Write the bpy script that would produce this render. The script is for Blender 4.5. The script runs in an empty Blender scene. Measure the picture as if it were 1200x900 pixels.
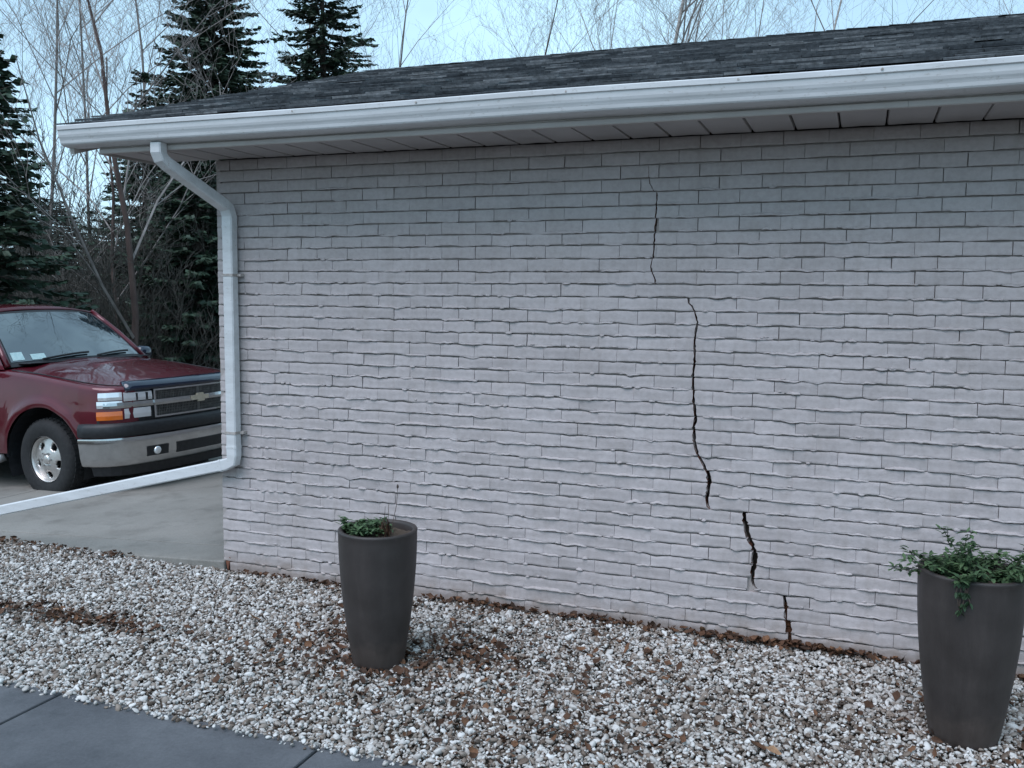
import bpy, bmesh, math, random
import numpy as np
from mathutils import Vector, Matrix, Euler
R = math.radians
random.seed(11)
RNG = np.random.default_rng(7)
scene = bpy.context.scene
COL = scene.collection

# ------------------------------------------------------------------ camera
cam_d = bpy.data.cameras.new('camera')
cam = bpy.data.objects.new('camera', cam_d)
COL.objects.link(cam)
CAM = Vector((3.744, -4.774, 1.764))
yaw, pit, rol = -0.3596, -0.0950, 0.0090
fw = Vector((math.sin(yaw)*math.cos(pit), math.cos(yaw)*math.cos(pit), math.sin(pit)))
rt = fw.cross(Vector((0, 0, 1))).normalized()
up = rt.cross(fw)
rt2 = rt*math.cos(rol) + up*math.sin(rol)
up2 = -rt*math.sin(rol) + up*math.cos(rol)
m = Matrix((rt2, up2, -fw)).transposed().to_4x4()
m.translation = CAM
cam.matrix_world = m
cam_d.sensor_width = 36
FPX = 1086.9
cam_d.lens = FPX/1200*36
cam_d.clip_end = 3000
scene.camera = cam

# ------------------------------------------------------------------ sky, sun, exposure
SUN_EL, SUN_AZ = R(57), R(200)          # azimuth clockwise from +y: behind the camera
world = bpy.data.worlds.new('World')
scene.world = world
world.use_nodes = True
nt = world.node_tree
nt.nodes.clear()
wo = nt.nodes.new('ShaderNodeOutputWorld')
bg = nt.nodes.new('ShaderNodeBackground')
sky = nt.nodes.new('ShaderNodeTexSky')
sky.sky_type = 'NISHITA'
sky.sun_disc = False
sky.sun_elevation = SUN_EL
sky.sun_rotation = SUN_AZ
sky.air_density = 1.0
sky.dust_density = 0.6
sky.ozone_density = 1.6
tc = nt.nodes.new('ShaderNodeTexCoord')
cn = nt.nodes.new('ShaderNodeTexNoise')
cn.inputs['Scale'].default_value = 2.6
cn.inputs['Detail'].default_value = 5
cn.inputs['Roughness'].default_value = 0.55
cr = nt.nodes.new('ShaderNodeValToRGB')
cr.color_ramp.elements[0].position = 0.42
cr.color_ramp.elements[0].color = (0.55, 0.55, 0.55, 1)
cr.color_ramp.elements[1].position = 0.66
cr.color_ramp.elements[1].color = (0.92, 0.92, 0.92, 1)
mixc = nt.nodes.new('ShaderNodeMix')
mixc.data_type = 'RGBA'
mixc.inputs['B'].default_value = (6.0, 9.15, 11.4, 1)     # thin dusk cloud
nt.links.new(tc.outputs['Generated'], cn.inputs['Vector'])
nt.links.new(cn.outputs['Fac'], cr.inputs['Fac'])
nt.links.new(cr.outputs['Color'], mixc.inputs['Factor'])
nt.links.new(sky.outputs['Color'], mixc.inputs['A'])
nt.links.new(mixc.outputs['Result'], bg.inputs['Color'])
bg.inputs['Strength'].default_value = 0.083
nt.links.new(bg.outputs['Background'], wo.inputs['Surface'])

sun_d = bpy.data.lights.new('sun', 'SUN')
sun_d.energy = 1.5
sun_d.angle = R(45)
sun_d.color = (0.95, 0.905, 1.0)
sun = bpy.data.objects.new('sun', sun_d)
COL.objects.link(sun)
sd = Vector((math.sin(SUN_AZ)*math.cos(SUN_EL), math.cos(SUN_AZ)*math.cos(SUN_EL), math.sin(SUN_EL)))
sun.rotation_euler = sd.to_track_quat('Z', 'Y').to_euler()

scene.view_settings.view_transform = 'Standard'
scene.view_settings.look = 'None'
scene.view_settings.gamma = 1.0
scene.view_settings.use_curve_mapping = False
scene.view_settings.exposure = 0.66

# ------------------------------------------------------------------ helpers
def pixel_ray(px, py):
    return fw + rt2*((px-600)/FPX) + up2*((450-py)/FPX)

def at_depth(px, py, d):
    return CAM + pixel_ray(px, py)*d

def tag(o, label=None, cat=None, group=None, kind=None):
    if label: o['label'] = label
    if cat: o['category'] = cat
    if group: o['group'] = group
    if kind: o['kind'] = kind
    return o

def empty(name, loc=(0, 0, 0), rot=(0, 0, 0)):
    o = bpy.data.objects.new(name, None)
    o.empty_display_size = 0.1
    o.location = loc
    o.rotation_euler = rot
    COL.objects.link(o)
    return o

def mesh_obj(name, verts, faces, mat, parent=None, smooth=False, mats=None, mat_idx=None):
    me = bpy.data.meshes.new(name)
    me.from_pydata([tuple(v) for v in verts], [], faces)
    if mats:
        for mm in mats: me.materials.append(mm)
        if mat_idx is not None:
            me.polygons.foreach_set('material_index', mat_idx)
    elif mat:
        me.materials.append(mat)
    if smooth:
        me.polygons.foreach_set('use_smooth', [True]*len(me.polygons))
    me.update()
    o = bpy.data.objects.new(name, me)
    COL.objects.link(o)
    if parent: o.parent = parent
    return o

def np_mesh(name, V, F, mat, parent=None, smooth=False):
    """V (n,3), F (m,k) arrays of equal-sided faces."""
    V = np.asarray(V, dtype=np.float32); F = np.asarray(F, dtype=np.int32)
    me = bpy.data.meshes.new(name)
    k = F.shape[1]
    me.vertices.add(len(V)); me.vertices.foreach_set('co', V.ravel())
    me.loops.add(F.size); me.loops.foreach_set('vertex_index', F.ravel())
    me.polygons.add(len(F))
    me.polygons.foreach_set('loop_start', np.arange(0, F.size, k, dtype=np.int32))
    me.polygons.foreach_set('loop_total', np.full(len(F), k, dtype=np.int32))
    if smooth: me.polygons.foreach_set('use_smooth', np.ones(len(F), dtype=bool))
    me.update(calc_edges=True)
    if mat: me.materials.append(mat)
    o = bpy.data.objects.new(name, me)
    COL.objects.link(o)
    if parent: o.parent = parent
    return o

class MB:
    def __init__(s): s.v = []; s.f = []
    def add(s, vs, fs):
        b = len(s.v); s.v += [tuple(v) for v in vs]; s.f += [tuple(i+b for i in f) for f in fs]
    def box(s, x0, x1, y0, y1, z0, z1):
        s.add([(x0,y0,z0),(x1,y0,z0),(x1,y1,z0),(x0,y1,z0),(x0,y0,z1),(x1,y0,z1),(x1,y1,z1),(x0,y1,z1)],
              [(0,3,2,1),(4,5,6,7),(0,1,5,4),(1,2,6,5),(2,3,7,6),(3,0,4,7)])
    def tube(s, pts, rad, n=8, cap=True):
        pts = [Vector(p) for p in pts]
        if not isinstance(rad, (list, tuple)): rad = [rad]*len(pts)
        b = len(s.v)
        prev = None
        for i, p in enumerate(pts):
            d = (pts[min(i+1, len(pts)-1)] - pts[max(i-1, 0)])
            d = d.normalized() if d.length > 1e-9 else Vector((0,0,1))
            a = prev if prev is not None else (Vector((0,0,1)) if abs(d.z) < .9 else Vector((1,0,0)))
            u = (a - d*a.dot(d))
            u = u.normalized(); w = d.cross(u); prev = u
            for k in range(n):
                t = 2*math.pi*k/n
                s.v.append(tuple(p + (u*math.cos(t) + w*math.sin(t))*rad[i]))
        for i in range(len(pts)-1):
            for k in range(n):
                s.f.append((b+i*n+k, b+i*n+(k+1) % n, b+(i+1)*n+(k+1) % n, b+(i+1)*n+k))
        if cap:
            s.f.append(tuple(b+k for k in range(n))[::-1])
            s.f.append(tuple(b+(len(pts)-1)*n+k for k in range(n)))
    def rect_tube(s, pts, frames, hw, hd):
        """rectangular pipe; frames = (u, w) direction pair at every point"""
        b = len(s.v)
        for p, (u, w) in zip(pts, frames):
            p = Vector(p); u = Vector(u); w = Vector(w)
            cx = 0.22
            for (a, c) in ((-1, -1+cx), (-1+cx, -1), (1-cx, -1), (1, -1+cx), (1, 1-cx), (1-cx, 1), (-1+cx, 1), (-1, 1-cx)):
                s.v.append(tuple(p + u*a*hw + w*c*hd))
        n = 8
        for i in range(len(pts)-1):
            for k in range(n):
                s.f.append((b+i*n+k, b+i*n+(k+1) % n, b+(i+1)*n+(k+1) % n, b+(i+1)*n+k))
        s.f.append(tuple(b+k for k in range(n))[::-1])
        s.f.append(tuple(b+(len(pts)-1)*n+k for k in range(n)))
    def lathe(s, prof, n=32, axis='z', cx=0, cy=0, cz=0):
        b = len(s.v)
        for (r, h) in prof:
            for k in range(n):
                t = 2*math.pi*k/n
                if axis == 'z': s.v.append((cx+r*math.cos(t), cy+r*math.sin(t), cz+h))
                else: s.v.append((cx+r*math.cos(t), cy+h, cz+r*math.sin(t)))
        for i in range(len(prof)-1):
            for k in range(n):
                s.f.append((b+i*n+k, b+i*n+(k+1) % n, b+(i+1)*n+(k+1) % n, b+(i+1)*n+k))
    def build(s, name, mat, parent=None, smooth=False, bevel=0, segs=2):
        o = mesh_obj(name, s.v, s.f, mat, parent, smooth)
        bm = bmesh.new(); bm.from_mesh(o.data)
        bmesh.ops.recalc_face_normals(bm, faces=bm.faces)
        bm.to_mesh(o.data); bm.free()
        if bevel:
            md = o.modifiers.new('bevel', 'BEVEL'); md.width = bevel; md.segments = segs; md.limit_method = 'ANGLE'; md.angle_limit = R(40)
        return o

# ------------------------------------------------------------------ materials
def mat_base(name, rough=0.7, color=(.5,.5,.5), metallic=0.0, spec=0.5):
    mt = bpy.data.materials.new(name); mt.use_nodes = True
    p = mt.node_tree.nodes['Principled BSDF']
    p.inputs['Roughness'].default_value = rough
    p.inputs['Base Color'].default_value = (*color, 1)
    p.inputs['Metallic'].default_value = metallic
    p.inputs['Specular IOR Level'].default_value = spec
    return mt, mt.node_tree, p

def noise_node(t, scale, detail=4, rough=0.55, coord='Object', sc=None):
    tcn = t.nodes.new('ShaderNodeTexCoord')
    n = t.nodes.new('ShaderNodeTexNoise')
    n.inputs['Scale'].default_value = scale; n.inputs['Detail'].default_value = detail; n.inputs['Roughness'].default_value = rough
    if sc:
        mp = t.nodes.new('ShaderNodeMapping'); mp.inputs['Scale'].default_value = sc
        t.links.new(tcn.outputs[coord], mp.inputs['Vector']); t.links.new(mp.outputs['Vector'], n.inputs['Vector'])
    else:
        t.links.new(tcn.outputs[coord], n.inputs['Vector'])
    return n

def ramp(t, src, stops):
    r = t.nodes.new('ShaderNodeValToRGB')
    el = r.color_ramp.elements
    while len(el) < len(stops): el.new(0.5)
    for e, (p, c) in zip(el, stops):
        e.position = p; e.color = (*c, 1) if len(c) == 3 else c
    t.links.new(src, r.inputs['Fac'])
    return r

def mul(t, a, b, fac=1.0, mode='MULTIPLY'):
    mx = t.nodes.new('ShaderNodeMix'); mx.data_type = 'RGBA'; mx.blend_type = mode
    mx.inputs['Factor'].default_value = fac
    t.links.new(a, mx.inputs['A']); t.links.new(b, mx.inputs['B'])
    return mx.outputs['Result']

def bump(t, p, src, strength=0.3, dist=0.01):
    b = t.nodes.new('ShaderNodeBump'); b.inputs['Strength'].default_value = strength; b.inputs['Distance'].default_value = dist
    t.links.new(src, b.inputs['Height']); t.links.new(b.outputs['Normal'], p.inputs['Normal'])

def two_tone(name, c1, c2, scale, rough=0.8, bumps=None, spec=0.4, lo=.35, hi=.65, sc=None, metallic=0):
    mt, t, p = mat_base(name, rough, c1, metallic, spec)
    n = noise_node(t, scale, 6, .6, sc=sc)
    r = ramp(t, n.outputs['Fac'], [(lo, c1), (hi, c2)])
    t.links.new(r.outputs['Color'], p.inputs['Base Color'])
    if bumps:
        nb = noise_node(t, bumps[0], 5, .6, sc=sc)
        bump(t, p, nb.outputs['Fac'], bumps[1], bumps[2])
    return mt

M = {}
# painted brick: one coat of beige paint over brick and mortar, slightly uneven and dusty
mt, t, p = mat_base('painted_brick', .62, spec=.35)
n1 = noise_node(t, 2.2, 6, .6, coord='Object')
n2 = noise_node(t, 38, 5, .65)
n4 = noise_node(t, 5, 5, .6, sc=(2.6, 1, .22))          # faint rain streaks
at = t.nodes.new('ShaderNodeAttribute'); at.attribute_name = 'tone'
r1 = ramp(t, n1.outputs['Fac'], [(.3, (.402, .360, .355)), (.7, (.462, .418, .415))])
r2 = ramp(t, n2.outputs['Fac'], [(.3, (.86, .85, .84)), (.6, (1, 1, 1))])
r4 = ramp(t, n4.outputs['Fac'], [(.32, (.93, .925, .91)), (.5, (1, 1, 1))])
r5 = ramp(t, at.outputs['Fac'], [(0, (.95, .947, .944)), (1, (1.03, 1.03, 1.03))])
gp = t.nodes.new('ShaderNodeNewGeometry'); sx = t.nodes.new('ShaderNodeSeparateXYZ'); t.links.new(gp.outputs['Position'], sx.inputs[0])
n5 = noise_node(t, 7, 6, .7)
ma = t.nodes.new('ShaderNodeMath'); ma.operation = 'MULTIPLY_ADD'; ma.inputs[1].default_value = .32; ma.inputs[2].default_value = -.12   # splash height varies with noise
t.links.new(n5.outputs['Fac'], ma.inputs[0])
mc = t.nodes.new('ShaderNodeMath'); mc.operation = 'SUBTRACT'; t.links.new(sx.outputs['Z'], mc.inputs[0]); t.links.new(ma.outputs[0], mc.inputs[1])
r6 = ramp(t, mc.outputs[0], [(.0, (.74, .69, .64)), (.05, (.92, .90, .88)), (.12, (1, 1, 1))])
c = mul(t, mul(t, r1.outputs['Color'], r2.outputs['Color']), r4.outputs['Color'])
c = mul(t, mul(t, c, r5.outputs['Color']), r6.outputs['Color'])
t.links.new(c, p.inputs['Base Color'])
n3 = noise_node(t, 70, 6, .6); bump(t, p, n3.outputs['Fac'], .30, .006)
M['paint'] = mt
M['mortar'] = two_tone('painted_mortar', (.32, .285, .27), (.39, .35, .33), 30, .75, (80, .4, .006))
M['rawbrick'] = two_tone('unpainted_brick', (.14, .055, .035), (.22, .09, .055), 40, .9, (90, .6, .006))
M['rust'] = two_tone('rusty_debris', (.045, .02, .011), (.13, .055, .027), 70, .95, (90, .7, .006))
M['inner'] = two_tone('cavity_block', (.045, .035, .03), (.07, .055, .045), 12, .95)
M['white'] = two_tone('white_painted_metal', (.66, .665, .67), (.74, .745, .75), 3.5, .38, (5, .06, .01), spec=.5)
mt, t, p = mat_base('white_gutter', .33, spec=.5)
n1 = noise_node(t, 4, 6, .65, sc=(.6, 4, 4)); n2 = noise_node(t, 26, 5, .7, sc=(1, 2.2, 2.2))
r1 = ramp(t, n1.outputs['Fac'], [(.3, (.52, .52, .52)), (.62, (.64, .645, .65))])
r2 = ramp(t, n2.outputs['Fac'], [(.28, (.72, .69, .65)), (.42, (1, 1, 1))])
t.links.new(mul(t, r1.outputs['Color'], r2.outputs['Color']), p.inputs['Base Color'])
M['gutter'] = mt
M['fascia'] = two_tone('beige_fascia_metal', (.40, .36, .335), (.46, .42, .395), 3, .45)
M['soffit'] = two_tone('beige_soffit_metal', (.38, .355, .345), (.45, .42, .41), 2.5, .5)
M['strap'] = two_tone('rusty_strap', (.30, .26, .23), (.45, .42, .40), 50, .6)
# shingle
mt, t, p = mat_base('asphalt_shingle', .92, spec=.2)
at = t.nodes.new('ShaderNodeAttribute'); at.attribute_name = 'tone'
r1 = ramp(t, at.outputs['Fac'], [(0, (.040, .046, .052)), (.5, (.10, .108, .115)), (1, (.27, .275, .28))])
n2 = noise_node(t, 24, 6, .75); r2 = ramp(t, n2.outputs['Fac'], [(.35, (.5, .5, .5)), (.65, (1.35, 1.35, 1.35))])
t.links.new(mul(t, r1.outputs['Color'], r2.outputs['Color']), p.inputs['Base Color'])
bump(t, p, n2.outputs['Fac'], .5, .008)
M['shingle'] = mt
# concrete
def concrete(name, c1, c2, stain, sc=1.3):
    mt, t, p = mat_base(name, .8, c1, spec=.4)
    n1 = noise_node(t, sc, 7, .62); n2 = noise_node(t, 90, 4, .6); n3 = noise_node(t, sc*3.1, 5, .7)
    r1 = ramp(t, n1.outputs['Fac'], [(.32, c1), (.66, c2)])
    r3 = ramp(t, n3.outputs['Fac'], [(.33, stain), (.5, (1, 1, 1))])
    r2 = ramp(t, n2.outputs['Fac'], [(.3, (.84, .84, .84)), (.7, (1.06, 1.06, 1.06))])
    c = mul(t, mul(t, r1.outputs['Color'], r2.outputs['Color']), r3.outputs['Color'])
    t.links.new(c, p.inputs['Base Color'])
    bump(t, p, n2.outputs['Fac'], .25, .004)
    rr = ramp(t, n3.outputs['Fac'], [(.3, (.6, .6, .6)), (.6, (.85, .85, .85))])
    t.links.new(rr.outputs['Color'], p.inputs['Roughness'])
    return mt
M['drive'] = concrete('driveway_concrete', (.20, .188, .168), (.275, .26, .236), (.74, .73, .72), 1.0)
M['path'] = concrete('path_concrete', (.068, .072, .08), (.118, .123, .132), (.78, .78, .78), 2.0)
M['soil'] = two_tone('dark_soil', (.05, .037, .027), (.10, .075, .055), 14, .95, (60, .6, .01))
M['earth'] = two_tone('woodland_earth', (.035, .03, .02), (.075, .065, .04), .8, .95, (9, .6, .03))
# pebbles
mt, t, p = mat_base('pebble', .55, spec=.4)
at = t.nodes.new('ShaderNodeAttribute'); at.attribute_name = 'tone'; at.attribute_type = 'INSTANCER'
r1 = ramp(t, at.outputs['Fac'], [(0, (.045, .035, .028)), (.10, (.125, .09, .068)), (.22, (.24, .195, .16)), (.40, (.37, .34, .31)), (.7, (.52, .50, .475)), (1, (.72, .71, .69))])
n2 = noise_node(t, 90, 4, .6); r2 = ramp(t, n2.outputs['Fac'], [(.3, (.75, .74, .72)), (.6, (1, 1, 1))])
t.links.new(mul(t, r1.outputs['Color'], r2.outputs['Color']), p.inputs['Base Color'])
M['pebble'] = mt
# dry leaf
mt, t, p = mat_base('dry_leaf', .75, spec=.3)
at = t.nodes.new('ShaderNodeAttribute'); at.attribute_name = 'tone'
r1 = ramp(t, at.outputs['Fac'], [(0, (.04, .022, .014)), (.4, (.10, .048, .026)), (.75, (.19, .095, .05)), (1, (.34, .20, .115))])
n2 = noise_node(t, 60, 4, .6); r2 = ramp(t, n2.outputs['Fac'], [(.3, (.65, .65, .65)), (.65, (1.1, 1.1, 1.1))])
t.links.new(mul(t, r1.outputs['Color'], r2.outputs['Color']), p.inputs['Base Color'])
M['leaf'] = mt
mt, t, p = mat_base('charcoal_pot', .5, spec=.4)
n1 = noise_node(t, 7, 6, .65); n2 = noise_node(t, 9, 5, .7, sc=(2.2, 2.2, .25)); n3 = noise_node(t, 160, 3, .6)
r1 = ramp(t, n1.outputs['Fac'], [(.35, (.032, .0258, .0235)), (.65, (.045, .037, .0345))])
r2 = ramp(t, n2.outputs['Fac'], [(.45, (1, 1, 1)), (.72, (1.25, 1.23, 1.21))])
tco = t.nodes.new('ShaderNodeTexCoord'); sxp = t.nodes.new('ShaderNodeSeparateXYZ'); t.links.new(tco.outputs['Object'], sxp.inputs[0])
mm_ = t.nodes.new('ShaderNodeMath'); mm_.operation = 'MULTIPLY_ADD'; mm_.inputs[1].default_value = -.22; t.links.new(n1.outputs['Fac'], mm_.inputs[0]); t.links.new(sxp.outputs['Z'], mm_.inputs[2])
r3 = ramp(t, mm_.outputs[0], [(-.1+.1, (1.35, 1.28, 1.22)), (.07, (1, 1, 1))])
t.links.new(mul(t, mul(t, r1.outputs['Color'], r2.outputs['Color']), r3.outputs['Color']), p.inputs['Base Color'])
rr_ = ramp(t, n2.outputs['Fac'], [(.3, (.42, .42, .42)), (.7, (.62, .62, .62))]); t.links.new(rr_.outputs['Color'], p.inputs['Roughness'])
bump(t, p, n3.outputs['Fac'], .15, .003)
M['pot'] = mt
def leafy(name, c1, c2, scale=20):
    mt, t, p = mat_base(name, .6, c1, spec=.35)
    at = t.nodes.new('ShaderNodeAttribute'); at.attribute_name = 'tone'
    r1 = ramp(t, at.outputs['Fac'], [(0, c1), (1, c2)])
    t.links.new(r1.outputs['Color'], p.inputs['Base Color'])
    return mt
M['green'] = leafy('pot_leaf', (.022, .05, .022), (.09, .15, .065))
M['stem'] = two_tone('green_stem', (.05, .075, .035), (.09, .10, .05), 20, .7)
M['deadstem'] = two_tone('dead_stem', (.05, .035, .03), (.11, .08, .06), 30, .8)
M['needle'] = leafy('spruce_needles', (.016, .034, .024), (.058, .092, .058))
M['needle2'] = leafy('blue_spruce_needles', (.016, .03, .026), (.05, .075, .06))
M['bark'] = two_tone('dark_bark', (.05, .036, .03), (.10, .08, .068), 9, .95, (25, .7, .02), sc=(1, 1, .3))
M['bark_red'] = two_tone('reddish_bark', (.050, .034, .030), (.095, .065, .056), 9, .95, (25, .7, .02), sc=(1, 1, .3))
M['twig'] = two_tone('grey_twig', (.17, .15, .14), (.29, .26, .245), 6, .9)
M['shrub'] = two_tone('dark_shrub_twig', (.045, .042, .036), (.085, .08, .07), 6, .9)
M['birch'] = two_tone('pale_birch_bark', (.20, .18, .165), (.46, .43, .40), 5, .8, sc=(1, 1, 3))

def add_tone(o, vals, domain='FACE'):
    a = o.data.attributes.new('tone', 'FLOAT', domain)
    a.data.foreach_set('value', np.asarray(vals, dtype=np.float32))

# ================================================================== SETTING
# ground sheet out to the horizon
mb = MB()
gx = [-900, -60, -30, -14, -8, -4, 0, 4, 10, 30, 900]; gy = [-900, -40, -12, -5, -2, 0, 4, 8, 12, 20, 40, 900]
for y in gy:
    for x in gx:
        z = -0.11 if (y < -1 or x > 3) and x > -3 else -0.75
        if x < -6: z -= .2
        mb.v.append((x, y, z))
nx_ = len(gx)
for j in range(len(gy)-1):
    for i in range(nx_-1):
        mb.f.append((j*nx_+i, j*nx_+i+1, (j+1)*nx_+i+1, (j+1)*nx_+i))
tag(mb.build('ground', M['earth'], smooth=False), kind='structure')

# concrete driveway beside the garage, falling gently away from the garage door
def drive_z(x, y): return -0.035 + 0.050*min(x, 0.0) - 0.006*y
drive = empty('driveway'); tag(drive, kind='structure')
def drive_slab(x0, x1, y0, y1):
    b = MB(); n = 6
    vs = []
    for j in range(n+1):
        for i in range(n+1):
            x = x0+(x1-x0)*i/n; y = y0+(y1-y0)*j/n
            vs.append((x, y, drive_z(x, y)))
    k = n+1
    fs = [(j*k+i, j*k+i+1, (j+1)*k+i+1, (j+1)*k+i) for j in range(n) for i in range(n)]
    b.add(vs, fs)
    o = b.build('concrete_slab', M['drive'], drive)
    md = o.modifiers.new('thick', 'SOLIDIFY'); md.thickness = .1; md.offset = -1
    md = o.modifiers.new('bev', 'BEVEL'); md.width = .008; md.segments = 2; md.limit_method = 'ANGLE'
    return o
xs = [-10.0, -7.0, -3.55, 0.02]
for i in range(3):
    for (y0, y1) in ((0.34, 3.3), (3.31, 6.6)):
        drive_slab(xs[i]+.006, xs[i+1]-.006, y0, y1)
    drive_slab(xs[i]+.006, xs[i+1]-.006, -0.02, 0.328)

# soil under the gravel and the front path
mb = MB(); mb.box(-8, 8, -1.80, -.024, -.9, -.012)
tag(mb.build('gravel_bed', M['soil']), kind='structure')
path = empty('path'); tag(path, kind='structure')
px = [-3.4, -2.06, -.75, .56, 1.86, 3.17, 4.48, 5.8]
for i in range(len(px)-1):
    for (y0, y1) in ((-3.05, -1.815), (-4.30, -3.065), (-5.6, -4.31)):
        mb = MB(); mb.box(px[i]+.007, px[i+1]-.007, y0, y1, -.10, .028)
        mb.build('concrete_slab', M['path'], path, bevel=.007)
mb = MB(); mb.box(-3.4, 5.8, -5.6, -1.83, -.1, .004)
mb.build('joint_bed', M['soil'], path)

# gravel: pebbles scattered as instances of a few shapes
NP = 130000
gxs = RNG.uniform(-3.6, 5.9, NP); gys = RNG.uniform(-1.87, .0, NP)
gzs = RNG.uniform(-.004, .017, NP) + .004*np.sin(gxs*3.1)*np.sin(gys*4.3+1)
edge = gys < -1.81
keep = ~(edge & (RNG.random(NP) < .62))
gzs[edge] += .030
keep &= ~((gxs > -.02) & (gys > -.022))
gxs, gys, gzs = gxs[keep], gys[keep], gzs[keep]
NP = len(gxs)
def patch(cx, cy, rx, ry): return np.exp(-(((gxs-cx)/rx)**2 + ((gys-cy)/ry)**2))
dirt = (0.9*patch(-.2, -1.05, .55, .10) + .9*patch(-1.9, -.12, .8, .10) + .45*patch(2.0, -.75, .35, .25)
        + .35*patch(2.4, -1.35, .5, .25) + .7*np.exp(-((gys+.0)/.07)**2)*(gxs > 0) + .35*patch(3.3, -.9, .8, .2) + .25*patch(1.2, -1.2, .25, .3))
tone = RNG.beta(1.9, 1.25, NP)
lowt = RNG.random(NP) < (.24 + .6*dirt)
tone[lowt] *= RNG.uniform(.1, .5, lowt.sum())
me = bpy.data.meshes.new('gravel')
me.vertices.add(NP); me.vertices.foreach_set('co', np.stack([gxs, gys, gzs], 1).astype(np.float32).ravel())
def vattr(me, nm, ty, arr):
    a = me.attributes.new(nm, ty, 'POINT'); a.data.foreach_set('vector' if ty == 'FLOAT_VECTOR' else 'value', np.asarray(arr).ravel())
vattr(me, 'tone', 'FLOAT', tone.astype(np.float32))
vattr(me, 'turn', 'FLOAT_VECTOR', np.stack([RNG.normal(0, .45, NP), RNG.normal(0, .45, NP), RNG.uniform(0, 6.28, NP)], 1).astype(np.float32))
base = np.clip(RNG.lognormal(math.log(.0063), .38, NP), .0030, .018)
vattr(me, 'size', 'FLOAT_VECTOR', np.stack([base*RNG.uniform(1.0, 1.6, NP), base*RNG.uniform(.8, 1.1, NP), base*RNG.uniform(.55, .85, NP)], 1).astype(np.float32))
vattr(me, 'shape', 'INT', RNG.integers(0, 5, NP).astype(np.int32))
gravel = bpy.data.objects.new('gravel', me); COL.objects.link(gravel)
tag(gravel, 'white and grey pebble gravel mixed with brown bits beside the wall', 'gravel', kind='stuff')
ng = bpy.data.node_groups.new('gravel_scatter', 'GeometryNodeTree')
ng.interface.new_socket('Geometry', in_out='INPUT', socket_type='NodeSocketGeometry')
ng.interface.new_socket('Geometry', in_out='OUTPUT', socket_type='NodeSocketGeometry')
gi = ng.nodes.new('NodeGroupInput'); go = ng.nodes.new('NodeGroupOutput')
g2i = ng.nodes.new('GeometryNodeGeometryToInstance')
for k in range(5):
    ico = ng.nodes.new('GeometryNodeMeshIcoSphere'); ico.inputs['Subdivisions'].default_value = 2; ico.inputs['Radius'].default_value = 1
    sp = ng.nodes.new('GeometryNodeSetPosition'); po = ng.nodes.new('GeometryNodeInputPosition')
    nn = ng.nodes.new('ShaderNodeTexNoise'); nn.noise_dimensions = '4D'; nn.inputs['W'].default_value = k*3.7; nn.inputs['Scale'].default_value = .75; nn.inputs['Detail'].default_value = 1.5
    sb = ng.nodes.new('ShaderNodeVectorMath'); sb.operation = 'SUBTRACT'; sb.inputs[1].default_value = (.5, .5, .5)
    sc_ = ng.nodes.new('ShaderNodeVectorMath'); sc_.operation = 'SCALE'; sc_.inputs['Scale'].default_value = 1.5
    ng.links.new(po.outputs[0], nn.inputs['Vector']); ng.links.new(nn.outputs['Color'], sb.inputs[0]); ng.links.new(sb.outputs[0], sc_.inputs[0])
    ng.links.new(ico.outputs['Mesh'], sp.inputs['Geometry']); ng.links.new(sc_.outputs[0], sp.inputs['Offset'])
    ss = ng.nodes.new('GeometryNodeSetShadeSmooth'); ng.links.new(sp.outputs[0], ss.inputs[0])
    sm = ng.nodes.new('GeometryNodeSetMaterial'); sm.inputs['Material'].default_value = M['pebble']
    ng.links.new(ss.outputs[0], sm.inputs[0]); ng.links.new(sm.outputs[0], g2i.inputs[0])
iop = ng.nodes.new('GeometryNodeInstanceOnPoints'); iop.inputs['Pick Instance'].default_value = True
def named(nm, ty):
    a = ng.nodes.new('GeometryNodeInputNamedAttribute'); a.data_type = ty; a.inputs['Name'].default_value = nm; return a.outputs['Attribute']
ng.links.new(gi.outputs[0], iop.inputs['Points']); ng.links.new(g2i.outputs[0], iop.inputs['Instance'])
ng.links.new(named('shape', 'INT'), iop.inputs['Instance Index'])
e2r = ng.nodes.new('FunctionNodeEulerToRotation'); ng.links.new(named('turn', 'FLOAT_VECTOR'), e2r.inputs[0])
ng.links.new(e2r.outputs[0], iop.inputs['Rotation']); ng.links.new(named('size', 'FLOAT_VECTOR'), iop.inputs['Scale'])
ng.links.new(iop.outputs[0], go.inputs[0])
gm = gravel.modifiers.new('scatter', 'NODES'); gm.node_group = ng
me.materials.append(M['pebble'])

# ================================================================== GARAGE
L, CH = 0.2032, 0.0677
H = 38*CH
NROW = 40
XMAX = 6.45
garage = empty('brick_garage', (0, 0, 0))
tag(garage, 'beige painted brick garage with a zigzag crack, grey shingle roof and white gutter', 'garage')
mb = MB(); mb.box(.012, XMAX, .075, 6.0, -.25, 2.60)
wall = mb.build('brick_wall', M['inner'], garage)
# the other walls, plain painted masonry out of view
mb = MB(); mb.box(-.004, .010, .11, 6.01, -.25, 2.62); mb.box(.012, XMAX, 6.002, 6.02, -.25, 2.60); mb.box(XMAX+.002, XMAX+.02, .0, 6.02, -.25, 2.60)
mb.add([(-.004, .0, 2.62), (-.004, 6.0, 2.62), (-.004, 3.0, 3.70)], [(0, 1, 2)])
o = mb.build('side_wall', M['paint'], garage); add_tone(o, [.5]*len(o.data.polygons))

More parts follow.
